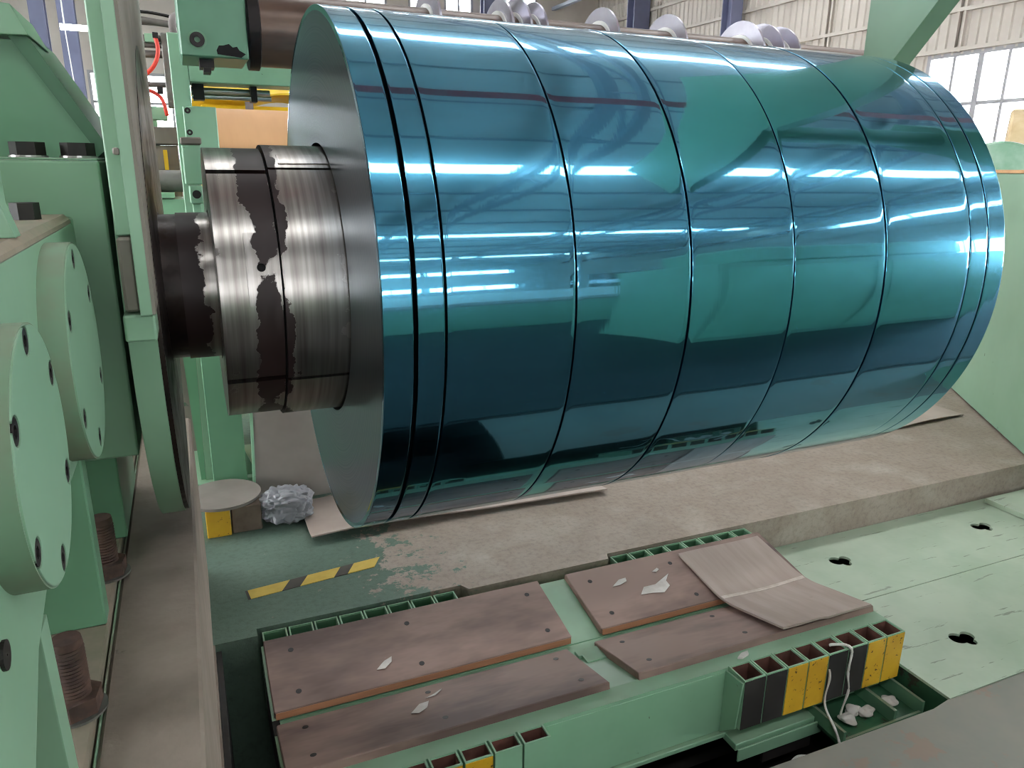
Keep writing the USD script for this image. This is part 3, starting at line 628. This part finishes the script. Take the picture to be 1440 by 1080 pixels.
for k in range(8):
    x0 = .092 + k * PIT
    square_tube(x0 + .003, x0 + PIT - .003, 2.1525, 2.232, -.18, -.012, .0045, None, None, far=True)
    x0 = 1.392 + k * PIT
    square_tube(x0 + .003, x0 + PIT - .003, 2.1525, 2.232, -.18, -.012, .0045, None, None, far=True)
part(t, 'end_gusset', prism([(1.428, -.005), (1.504, -.012), (1.504, -.235), (1.44, -.175)], 'x', 1.3715, 1.3775), 'pale_green')
part(t, 'lower_ledge', [bx(1.385, 1.72, 1.44, 1.50, -.262, -.236, .002), bx(1.385, 1.72, 1.425, 1.432, -.29, -.244, .002)], 'pale_green')
p = part(t, 'scrap_tray', bx(1.70, 2.05, 1.325, 1.50, -.262, -.25), 'pit_green')
part(p, 'tray_wall', bx(1.70, 1.71, 1.325, 1.50, -.2499, -.205), 'deep_green'); part(p, 'tray_wall', bx(2.04, 2.05, 1.325, 1.50, -.2499, -.20), 'deep_green')
part(p, 'tray_wall', bx(1.711, 2.039, 1.49, 1.50, -.2499, -.176), 'deep_green'); part(p, 'tray_wall', bx(1.711, 2.039, 1.325, 1.333, -.2499, -.236), 'deep_green')
part(p, 'divider', bx(1.925, 1.937, 1.334, 1.489, -.2499, -.205), 'deep_green')
part(t, 'hanging_plate', bx(1.50, 1.695, 1.44, 1.45, -.345, -.2625), 'black_paint')

# rubber mat draped across the vee
def mat_pt(u, v):
    x = 1.632 + u * .385 + .01 * (v - .5)
    y = 2.110 - v * .556
    fy = (y - VY) / (2.145 - VY) if y > VY else (VY - y) / (VY - 1.562)
    z = -.046 + .058 * fy + .0125
    if y < VY: z += .006 * math.sin(math.pi * min(1, fy)) - .0 + .012 * fy * fy * (1 if u < .5 else .4) - .004 * math.sin(math.pi * min(1, fy)) * 1.0
    z += .006 * math.exp(-((y - VY) / .03) ** 2) + .0015 * math.sin(7 * u + 3 * v)
    return (x, y, z)
t = thing('rubber_mat', 'grey rubber mat creased into the vee of the coil car', 'mat', (1.82, 1.83, -.03))
look('mat_crease', lin(186, 172, 162), lin(164, 150, 140), scale=30, rough=.75)
part(t, 'crease', grid_sheet(lambda u, v: tuple(np.array(mat_pt(.01 + .98 * u, .455 + .03 * v + .012 * math.sin(3 * u))) + [0, 0, .0012]), 12, 3, .0008), 'mat_crease', label='pale worn crease line', smooth=30)
part(t, 'sheet', grid_sheet(mat_pt, 10, 28, .008), 'mat_rubber', smooth=30)

# ------------------------------------------------------------------ scraps on and under the car
def scrap(name, label, pts, z, th=.0012, mat='paper', cat_='paper scrap', tilt=(0, 0), curl=.0):
    P = Polygon(pts).buffer(0)
    m = trimesh.creation.extrude_polygon(P, th, engine='earcut'); m = m.subdivide().subdivide()
    v = np.array(m.vertices); c = np.array(P.centroid.coords[0])
    v[:, 2] += z + (v[:, 0] - c[0]) * tilt[0] + (v[:, 1] - c[1]) * tilt[1] + curl * (meshkit.noise(v * 30) - .0)
    return solo(name, trimesh.Trimesh(v, m.faces, process=False), mat, label, cat_)
slope_far = .058 / (2.145 - VY - .026); slope_near = -.066 / (VY - .014 - 1.566)
def zfar(y): return .0150 - (2.145 - y) * slope_far
def znear(y): return .0150 + (y - 1.566) * slope_near
scrap('paper_scrap', 'torn grey paper scrap stuck on the right far board, the bigger one', [(1.37, 1.97), (1.40, 2.0), (1.45, 2.0), (1.53, 2.035), (1.50, 2.005), (1.50, 1.98), (1.46, 1.955), (1.42, 1.965)], zfar(1.99), tilt=(0, slope_far))
scrap('paper_scrap', 'small torn paper scrap on the right far board, left of the bigger one', [(1.29, 2.035), (1.33, 2.06), (1.36, 2.062), (1.355, 2.045), (1.32, 2.035)], zfar(2.05), tilt=(0, slope_far))
scrap('paper_scrap', 'tiny paper bit on the right far board beyond the bigger scrap', [(1.475, 2.062), (1.505, 2.075), (1.51, 2.066), (1.49, 2.056)], zfar(2.065), tilt=(0, slope_far))
scrap('paper_scrap', 'small pale paper bit on the left far board, beside a screw', [(.40, 1.93), (.43, 1.955), (.455, 1.965), (.45, 1.945), (.425, 1.925)], zfar(1.945), tilt=(0, slope_far), curl=.004)
scrap('paper_scrap', 'pale crumpled bit on the left near board', [(.44, 1.69), (.475, 1.73), (.505, 1.735), (.49, 1.70), (.46, 1.68)], znear(1.71), tilt=(0, slope_near), curl=.006)
scrap('paper_scrap', 'thin pale curl of paper at the middle of the left near board', [(.50, 1.755), (.53, 1.765), (.56, 1.785), (.555, 1.775), (.53, 1.755)], znear(1.77), tilt=(0, slope_near), curl=.004)
scrap('paper_scrap', 'white flake on the deck edge beside the black tubes', [(1.435, 1.528), (1.46, 1.542), (1.488, 1.545), (1.48, 1.53), (1.45, 1.522)], -.0055, th=.006)
r2 = random.Random(3)
for k, (x, y, lab) in enumerate([(1.795, 1.392, 'crumpled paper lump in the green scrap tray, leftmost one'), (1.838, 1.418, 'crumpled paper lump in the scrap tray, second from left'), (1.878, 1.394, 'crumpled paper lump in the scrap tray, third from left'), (1.985, 1.405, 'crumpled paper lump in the scrap tray, far right one')]):
    m = trimesh.creation.icosphere(3, .028); v = np.array(m.vertices)
    v *= (1 + .9 * (meshkit.noise(v * 45 + k * 7) - .5))[:, None]; v[:, 2] *= .55; v[:, 0] *= 1.2
    v *= .8; v += [x, y, -.2495 - v[:, 2].min()]
    solo('crumpled_paper', trimesh.Trimesh(v, m.faces, process=False), 'paper', lab, 'paper scrap', group='crumpled paper in the scrap tray')
def ribbon(name, label, pts, w):
    P = smooth_path(pts, 30); ww = np.array([w * (.6 + .8 * meshkit.noise(p * 25)) for p in P])
    m = sweep(P, ww, 6); v = np.array(m.vertices)
    return solo(name, m, 'film_strip', label, 'plastic film strip', smooth=40)
ribbon('film_strip', 'twisted white film strip hanging from the fifth near tube to the pit, left one', [(1.713, 1.424, -.05), (1.712, 1.419, -.11), (1.706, 1.415, -.17), (1.69, 1.35, -.21), (1.68, 1.315, -.275), (1.66, 1.31, -.30), (1.655, 1.308, -.35)], .0035)
ribbon('film_strip', 'twisted white film strip hanging over the black tubes, right one', [(1.745, 1.463, .004), (1.775, 1.45, .007), (1.797, 1.428, .004), (1.797, 1.421, -.03), (1.795, 1.419, -.10), (1.803, 1.416, -.14), (1.792, 1.414, -.19), (1.785, 1.41, -.26)], .0040)
ribbon('film_strip', 'white film strip lying across the dark gap under the car', [(1.69, 1.312, -.2995), (1.64, 1.36, -.31), (1.59, 1.39, -.312), (1.56, 1.385, -.322), (1.535, 1.38, -.355)], .0042)

# hazard tape stuck on the floor
t = thing('hazard_tape', 'short yellow and black hazard tape stuck on the worn green floor', 'tape', (.3, 2.48, 0))
A, B = np.array([.075, 2.455]), np.array([.497, 2.505]); L_ = B - A; ln = np.linalg.norm(L_); ux = L_ / ln; uy = np.array([-ux[1], ux[0]])
for k, (s0, s1, m_) in enumerate([(-.02, .06, 'tape_black'), (.0, .30, 'tape_yellow'), (.30, .45, 'tape_black'), (.45, .74, 'tape_yellow'), (.74, .86, 'tape_black'), (.86, 1.1, 'tape_yellow')]):
    q = [A + ux * ln * s0 + uy * -.030, A + ux * ln * (s1 - .05) + uy * -.030, A + ux * ln * (s1 + .05) + uy * .030, A + ux * ln * (s0 + (.1 if k > 1 else 0.0)) + uy * .030]
    if k > 1: q[0] = A + ux * ln * (s0 - .05) + uy * -.030; q[3] = A + ux * ln * (s0 + .05) + uy * .030
    part(t, 'tape_band', prism(Polygon(q).buffer(0), 'z', .0006, .0018 + .0003 * k), m_, label='yellow band' if 'yellow' in m_ else 'black band')

# sheets and blocks on the floor behind the coil
def tan_pt(u, v):
    x = .335 + u * 1.33; y = 2.735 + v * .40 + .02 * math.sin(3 * u) - .02 * u
    z = .012 + .022 * math.exp(-v / .12) * (1 + .6 * math.sin(5 * u + .6)) * .7 + .004 * math.sin(9 * u + 4 * v)
    return (x, y, z + .006)
solo('floor_sheet', grid_sheet(tan_pt, 24, 10, .006), 'sheet_tan', 'warped tan sheet lying on the floor under the coil', 'sheet', smooth=30)
solo('floor_sheet', grid_sheet(lambda u, v: (3.70 + u * .60, 2.87 + v * .30 + .03 * u, .012 + .01 * (1 - v) * math.sin(3 * u)), 8, 4, .005), 'sheet_tan', 'pale sheet on the floor below the far right end of the coil', 'sheet', smooth=30)
sh = prism([(.165, .0), (.82, .0), (.82, .55), (.19, .55)], 'y', 0, .012); v = np.array(sh.vertices); v[:, 1] += 3.20 + v[:, 2] * .12
t = thing('leaning_panel', 'big grey panel standing on edge behind the coil and mandrel', 'panel', (.5, 3.25, 0))
part(t, 'panel', trimesh.Trimesh(v, sh.faces, process=False), 'sheet_grey')
st = prism([(.155, .0), (.166, .0), (.191, .55), (.180, .55)], 'y', 0, .03); v = np.array(st.vertices); v[:, 1] += 3.196 + v[:, 2] * .12
part(t, 'edge_strip', trimesh.Trimesh(v, st.faces, process=False), 'pale_green', label='pale edge of the panel')
pr_ = rod((.40, 3.45, .28), (.40, 3.55, .28), .012, 8)
solo('timber_block', bx(.052, .168, 2.95, 3.13, 0, .115, .004), 'block_brown', 'rough brown block on the floor left of the plastic bag', 'block')
solo('timber_block', bx(-.044, .048, 2.94, 3.08, 0, .118, .003), 'yellow', 'yellow painted block beside the end of the grey beam', 'block')
solo('round_plate', lathe_x([(0, .001), (0, .15), (.012, .15), (.012, .001)], 0, 0, 48, False).apply_transform(trimesh.transformations.rotation_matrix(-math.pi / 2, [0, 1, 0])).apply_translation([.03, 3.07, .119]), 'sheet_grey', 'round grey plate lying on the blocks under the green leg', 'plate', smooth=30)
b = trimesh.creation.icosphere(5, 1.0); v = np.array(b.vertices)
v = np.sign(v) * np.abs(v) ** .6
fold = np.abs(meshkit.fbm(v * 1.9 + 3, 2) - .5) + .35 * np.abs(meshkit.fbm(v * 4.1 + 9, 2) - .5)
v *= (.78 + .75 * fold)[:, None]
v = v * np.array([.108, .085, .078]); v[:, 2] -= v[:, 2].min(); v += [.274, 2.99, .0]
solo('plastic_bag', trimesh.Trimesh(v, b.faces, process=False), 'plastic', 'crumpled clear plastic bag on the floor below the mandrel', 'plastic bag', smooth=50)
t = thing('support_leg', 'green machine leg standing on the floor behind the shaft', 'machine leg', (.05, 3.5, 0))
part(t, 'leg_plate', prism([(-.01, .9), (.103, .9), (.099, .30), (.172, .10), (.178, .05), (-.03, .05)], 'y', 3.44, 3.47), 'clean_green')
part(t, 'side_web', prism([(-.078, .9), (-.011, .9), (-.031, .05), (-.05, .05)], 'y', 3.45, 3.80), 'deep_green', label='darker green side of the leg')  # side in a darker green than the leg plate
part(t, 'foot_plate', bx(-.12, .24, 3.40, 3.85, 0, .0495, .003), 'clean_green')
part(t, 'back_web', bx(.10, .112, 3.47, 3.8, .05, .9), 'dark_pit')

# ------------------------------------------------------------------ separator roller with discs, behind the coil
RY, RZ, RR = 2.60, 1.840, .105
t = thing('separator_roller', 'brown roller running behind the top of the coil', 'roller', (1.5, RY, RZ))
part(t, 'roller_body', lathe_x([(.262, .001), (.262, RR), (2.78, RR), (2.78, .001)], RY, RZ, 64, False), 'roller_brown', smooth=30)
part(t, 'end_ring', lathe_x([(.228, .001), (.228, RR + .012), (.258, RR + .012), (.262, RR + .004), (.262, .001)], RY, RZ, 48, False), 'oily_shaft', smooth=30)
part(t, 'journal', [rod((2.78, RY, RZ), (2.98, RY, RZ), .05, 20)], 'grey_steel', smooth=30)
dl = ['silvery separator disc standing on the roller at upper left, leftmost of all', 'left disc of the three thin discs above the coil', 'middle disc of the three thin discs above the coil', 'right disc of the three thin discs above the coil',
      'single pale separator disc right of the three thin ones', 'single white separator disc right of centre above the coil', 'big silvery separator disc, left of the last cluster of three', 'silvery separator disc in the middle of the last cluster of three', 'silvery separator disc at right of the last cluster of three']
for k, (x, r) in enumerate([(.80, .168), (1.055, .155), (1.115, .165), (1.18, .155), (1.452, .162), (1.735, .163), (2.085, .168), (2.185, .165), (2.27, .160)]):
    d = thing('separator_disc', dl[k], 'disc', (x, RY, RZ), group='separator discs on the brown roller')
    th = .004
    part(d, 'disc_plate', lathe_x([(x - th, RR + .0005), (x - th, r), (x + th, r), (x + th, RR + .0005)], RY, RZ, 64), 'silver_disc', smooth=30)
    part(d, 'hub_ring', lathe_x([(x - .010, RR + .0005), (x - .010, RR + .013), (x - th - .0003, RR + .013), (x - th - .0003, RR + .0005)], RY, RZ, 48), 'white_trim', smooth=30)
t = thing('roller_bracket', 'dark green bracket block with a socket bolt holding the roller at the top left', 'bracket', (.13, 2.6, 1.75))
part(t, 'block', bx(.036, .222, 2.50, 2.75, 1.742, 2.25, .004), 'snub_green')
part(t, 'key', [bx(.085, .125, 2.54, 2.62, 1.718, 1.7415), bx(.095, .115, 2.54, 2.62, 1.705, 1.7175)], 'bolt_black')
bz = 1.787
part(t, 'counterbore', lathe_x([(0, .001), (0, .026), (.0015, .026), (.0015, .001)], 0, 0, 32, False).apply_transform(trimesh.transformations.rotation_matrix(math.pi / 2, [0, 0, 1])).apply_translation([.083, 2.4985, bz]), 'deep_green')
part(t, 'socket_bolt', [lathe_x([(0, .008), (0, .020), (.004, .020), (.004, .008)], 0, 0, 24).apply_transform(trimesh.transformations.rotation_matrix(math.pi / 2, [0, 0, 1])).apply_translation([.083, 2.4935, bz])], 'bolt_black')
part(t, 'grease_patch', prism(Polygon([(.135, 1.752), (.20, 1.746), (.213, 1.756), (.196, 1.765), (.19, 1.775), (.178, 1.772), (.168, 1.781), (.152, 1.776), (.14, 1.775), (.133, 1.762)]), 'y', 2.4975, 2.4998), 'hole_dark', label='dark grease smear')

# ------------------------------------------------------------------ second stand behind: green C frame, chrome bars, kraft coil, tarpaulin
FY = 3.2
t = thing('slitter_frame', 'light green C-shaped machine frame behind the mandrel', 'machine frame', (.2, FY, 0))
part(t, 'upright', bx(.004, .066, FY, FY + .14, .9, 1.90, .003), 'pale_green')
part(t, 'top_arm', bx(.0665, .62, FY, FY + .16, 1.735, 1.86, .003), 'pale_green')
part(t, 'lower_plate', bx(.032, .148, FY - .03, FY - .001, 1.40, 1.648, .003), 'pale_green')
for z in (1.632, 1.555):
    p = part(t, 'socket_bolt', [lathe_x([(0, .004), (0, .0105), (.005, .0105), (.005, .004)], 0, 0, 24).apply_transform(trimesh.transformations.rotation_matrix(math.pi / 2, [0, 0, 1])).apply_translation([.048, FY - .035, z])], 'bolt_black')
part(t, 'base_leg', bx(.0, .14, FY + .05, FY + .2, 0, .899, .003), 'deep_green')
t = thing('guide_bar', 'pair of chrome guide bars under the green frame arm', 'guide bar', (.24, 3.3, 1.70))
part(t, 'bar', rod((.070, 3.32, 1.716), (.362, 3.32, 1.716), .012, 20), 'chrome', smooth=30)
part(t, 'bar', rod((.070, 3.28, 1.692), (.362, 3.28, 1.692), .010, 20), 'chrome', smooth=30)
part(t, 'clamp', bx(.075, .115, 3.26, 3.34, 1.678, 1.7345), 'bolt_black'); part(t, 'clamp', bx(.285, .308, 3.26, 3.34, 1.678, 1.7345), 'bolt_black')
t = thing('kraft_coil', 'coil wrapped in orange-brown kraft paper behind the mandrel', 'wrapped coil', (.3, 4.3, 1.3))
part(t, 'wrap', lathe_x([(.17, .1), (.17, .495), (.175, .5), (.62, .5), (.62, .1)], 4.1, 1.20, 96), 'kraft', smooth=30)
part(t, 'edge_ring', lathe_x([(.155, .3), (.155, .50), (.168, .503), (.168, .3)], 4.1, 1.20, 96), 'tarp_yellow', smooth=30, label='yellow edge ring')
part(t, 'cradle', bx(.25, .55, 3.70, 3.80, 0, .90), 'deep_green'); part(t, 'cradle', bx(.25, .55, 4.4, 4.5, 0, .90), 'deep_green')
def tarp(u, v):
    x = .12 + u * .75; y = 5.0 + v * .9
    z = 1.95 - .25 * abs(v - .5) - .03 * math.sin(6 * u) + .02 * math.sin(11 * v + 4 * u)
    return (x, y, z)
t = thing('yellow_cover', 'yellow tarpaulin thrown over a machine part behind the green frame', 'tarpaulin', (.5, 5.4, 0))
part(t, 'tarpaulin', grid_sheet(tarp, 16, 12, .01), 'tarp_yellow', smooth=40)
part(t, 'skirt', bx(.13, .86, 5.02, 5.88, 0.0, 1.78, .03), 'tarp_yellow')
part(t, 'strap', bx(.40, .445, 5.0, 5.018, 1.2, 1.80), 'pipe_grey')
t = thing('edge_guide', 'light green swing bracket with a clamp between post and mandrel', 'bracket', (.04, 2.9, 1.2))
part(t, 'arm', bx(.012, .074, 2.86, 2.92, 1.375, 1.505, .004), 'pale_green')
part(t, 'cap', bx(.010, .077, 2.855, 2.925, 1.506, 1.53, .004), 'grey_worn')
part(t, 'clamp_block', bx(.022, .066, 2.84, 2.90, 1.312, 1.373, .004), 'pale_green')
part(t, 'clamp_bolt', [rod((.045, 2.832, 1.343), (.045, 2.8395, 1.343), .014, 20)], 'bolt_black')
part(t, 'stem', bx(.028, .058, 2.86, 2.90, 1.15, 1.311, .003), 'pale_green')
part(t, 'mount_bar', bx(.034, .07, 2.921, 3.168, 1.41, 1.45, .003), 'pale_green')
t = thing('air_valve_rack', 'rack of grey air pipes with red hoses between post and frame', 'pipe rack', (-.05, 4.2, 1.4))
for z, r in ((2.07, .010), (2.005, .015), (1.975, .013), (1.935, .017), (1.80, .012)):
    part(t, 'pipe', rod((-.30, 4.2, z), (.02, 4.2, z + .004), r, 14), 'pipe_grey', smooth=30)
part(t, 'manifold', [bx(-.022, .022, 4.16, 4.24, 1.70, 2.03, .004)], 'grey_steel')
part(t, 'valve_block', bx(-.13, -.03, 4.14, 4.22, 1.64, 1.70, .004), 'pale_green'); part(t, 'valve_block', bx(-.09, -.04, 4.14, 4.2, 1.985, 2.02), 'pale_green')
part(t, 'red_hose', sweep(smooth_path([(-.045, 4.10, 2.0), (-.04, 4.09, 1.93), (-.06, 4.09, 1.88), (-.10, 4.10, 1.84), (-.14, 4.1, 1.82)]), .0095, 10), 'red_hose', smooth=50)
part(t, 'red_hose', sweep(smooth_path([(-.14, 4.1, 1.775), (-.09, 4.09, 1.765), (-.05, 4.09, 1.74), (-.035, 4.09, 1.70), (-.03, 4.1, 1.66)]), .0085, 10), 'red_hose', smooth=50)
part(t, 'fitting', [bx(-.055, -.03, 4.085, 4.115, 1.995, 2.02, .002), bx(-.06, -.035, 4.075, 4.105, 1.755, 1.785, .002)], 'bolt_black')
part(t, 'rack_post', bx(-.15, -.08, 4.25, 4.33, 0, 1.66), 'pale_green')
t = thing('tension_stand', 'grey-green machine stand behind the post, with a yellow strip and round spindle', 'machine stand', (-.05, 3.9, 0))
part(t, 'column', bx(-.22, .0, 3.92, 4.2, 0, 1.52, .004), 'grey_worn')
part(t, 'head', bx(-.22, .01, 3.9, 4.2, 1.525, 1.60, .004), 'grey_worn')
part(t, 'yellow_strip', bx(-.062, -.045, 3.90, 3.917, 1.30, 1.50), 'tarp_yellow')
part(t, 'spindle', rod((-.2, 3.6, 1.37), (.02, 3.6, 1.37), .045, 28), 'grey_steel', smooth=30)
part(t, 'green_block', [bx(-.15, .09, 3.50, 3.72, 1.0, 1.30, .004), bx(-.12, -.03, 3.48, 3.6, 1.305, 1.325)], 'pale_green')
t = thing('cable_loop', 'dark grey hose running across the top behind the post', 'hose', (-.1, 3.6, 2.0))
part(t, 'hose', sweep(smooth_path([(-.12, 3.6, 1.995), (-.06, 3.6, 1.992), (.02, 3.6, 1.985), (.028, 3.3, 1.955), (.03, 3.26, 1.9005)], 12), .013, 10), 'pipe_grey', smooth=50)
part(t, 'hose', sweep(smooth_path([(-.12, 3.6, 2.02), (-.06, 3.6, 2.024), (.02, 3.6, 2.015), (.10, 3.58, 2.0)], 12), .006, 8), 'bolt_black', smooth=50)

# ------------------------------------------------------------------ right side: outboard arm and machine enclosure
t = thing('hold_down_arm', 'wide green arm plate coming down behind the right end of the coil', 'machine arm', (2.04, 1.5, 1.5))
outline = [(1.885, 1.45), (1.885, 3.0), (.10, 3.0), (.10, 2.45), (1.12, 2.45), (1.40, 2.19), (1.775, 1.765), (1.80, 1.45)]
part(t, 'arm_plate', prism(outline, 'x', 2.00, 2.078), 'clean_green')
part(t, 'cross_tube', rod((2.0785, 1.0, 2.72), (3.2, 1.0, 2.72), .12, 32), 'clean_green', smooth=30)
part(t, 'column', bx(3.2, 3.6, .8, 1.2, -.145, 2.95, .004), 'clean_green')
c0, c1 = np.array([4.76, 3.33]), np.array([3.97, 2.31]); dirv = (c1 - c0) / np.linalg.norm(c1 - c0); nrm = np.array([-dirv[1], dirv[0]])
t = thing('machine_enclosure', 'large plain green machine enclosure at the right edge', 'machine enclosure', (4.6, 2.6, 0))
def turned(s0, s1, d0, d1, z0, z1, bev=.004):
    m = bx(s0, s1, d0, d1, z0, z1, bev); v = np.array(m.vertices)
    out = np.stack([c0[0] + dirv[0] * v[:, 0] + nrm[0] * v[:, 1], c0[1] + dirv[1] * v[:, 0] + nrm[1] * v[:, 1], v[:, 2]], 1)
    return trimesh.Trimesh(out, m.faces, process=False)
part(t, 'body', turned(-.35, 1.46, 0, .8, .012, 1.445), 'clean_green')
part(t, 'plinth', turned(-.33, 1.44, .02, .78, 0, .0118), 'rust')
part(t, 'top_edge', turned(-.36, 1.47, -.012, .81, 1.446, 1.466), 'kraft')
def bundle(x, y, z, r, w, mat, lab, a):
    d = thing('wrapped_bundle', lab, 'wrapped coil', (x, y, z))
    m = lathe_x([(-w / 2, .10), (-w / 2, r - .02), (-w / 2 + .02, r), (w / 2 - .02, r), (w / 2, r - .02), (w / 2, .10)], 0, 0, 48)
    T = trimesh.transformations.rotation_matrix(a, [0, 0, 1]); T[:3, 3] = [x, y, z + r + .009]
    m.apply_transform(T); part(d, 'wrapping', m, mat, smooth=35)
    m = lathe_x([(-w * .12, r + .001), (-w * .12, r + .008), (w * .12, r + .008), (w * .12, r + .001)], 0, 0, 48); m.apply_transform(T); part(d, 'strap', m, 'bund_white', smooth=35)
bundle(7.35, 5.05, .78, .47, .7, 'bund_green', 'green plastic-wrapped bundle behind the right enclosure', .5)
bundle(8.55, 5.55, .90, .60, .55, 'bund_paper', 'yellowish paper-wrapped coil on the stack at the right edge', 2.2)
solo('bundle_stand', bx(6.8, 9.2, 4.4, 6.3, 0, .779), 'concrete', 'low concrete stand under the wrapped bundles at right', 'stand')

# ------------------------------------------------------------------ machinery on the viewer's side (seen mirrored in the coil)
t = thing('control_cabinet', 'green machine cabinet on the near side, mirrored in the right half of the coil', 'cabinet', (3.6, -1.4, -.16))
part(t, 'body', bx(2.7, 5.2, -2.0, -.9, -.16, 1.55, .01), 'clean_green')
part(t, 'door', bx(2.75, 3.9, -.899, -.88, -.05, 1.45, .004), 'pale_green'); part(t, 'door', bx(3.95, 5.1, -.899, -.88, -.05, 1.45, .004), 'pale_green')
part(t, 'hood', bx(3.0, 4.9, -1.9, -1.0, 1.551, 1.9, .05), 'clean_green')
t = thing('near_bed', 'long low machine bed on the near side, mirrored in the left half of the coil', 'machine bed', (.9, -4.0, -.16))
part(t, 'bed', bx(-3.0, 4.5, -5.0, -3.6, -.16, .75, .01), 'clean_green')
part(t, 'table_top', bx(-3.0, 4.5, -5.05, -3.55, .751, .80, .005), 'sheet_grey')
part(t, 'guard', bx(-3.0, 4.5, -5.0, -4.9, .801, 1.2, .005), 'white_trim')
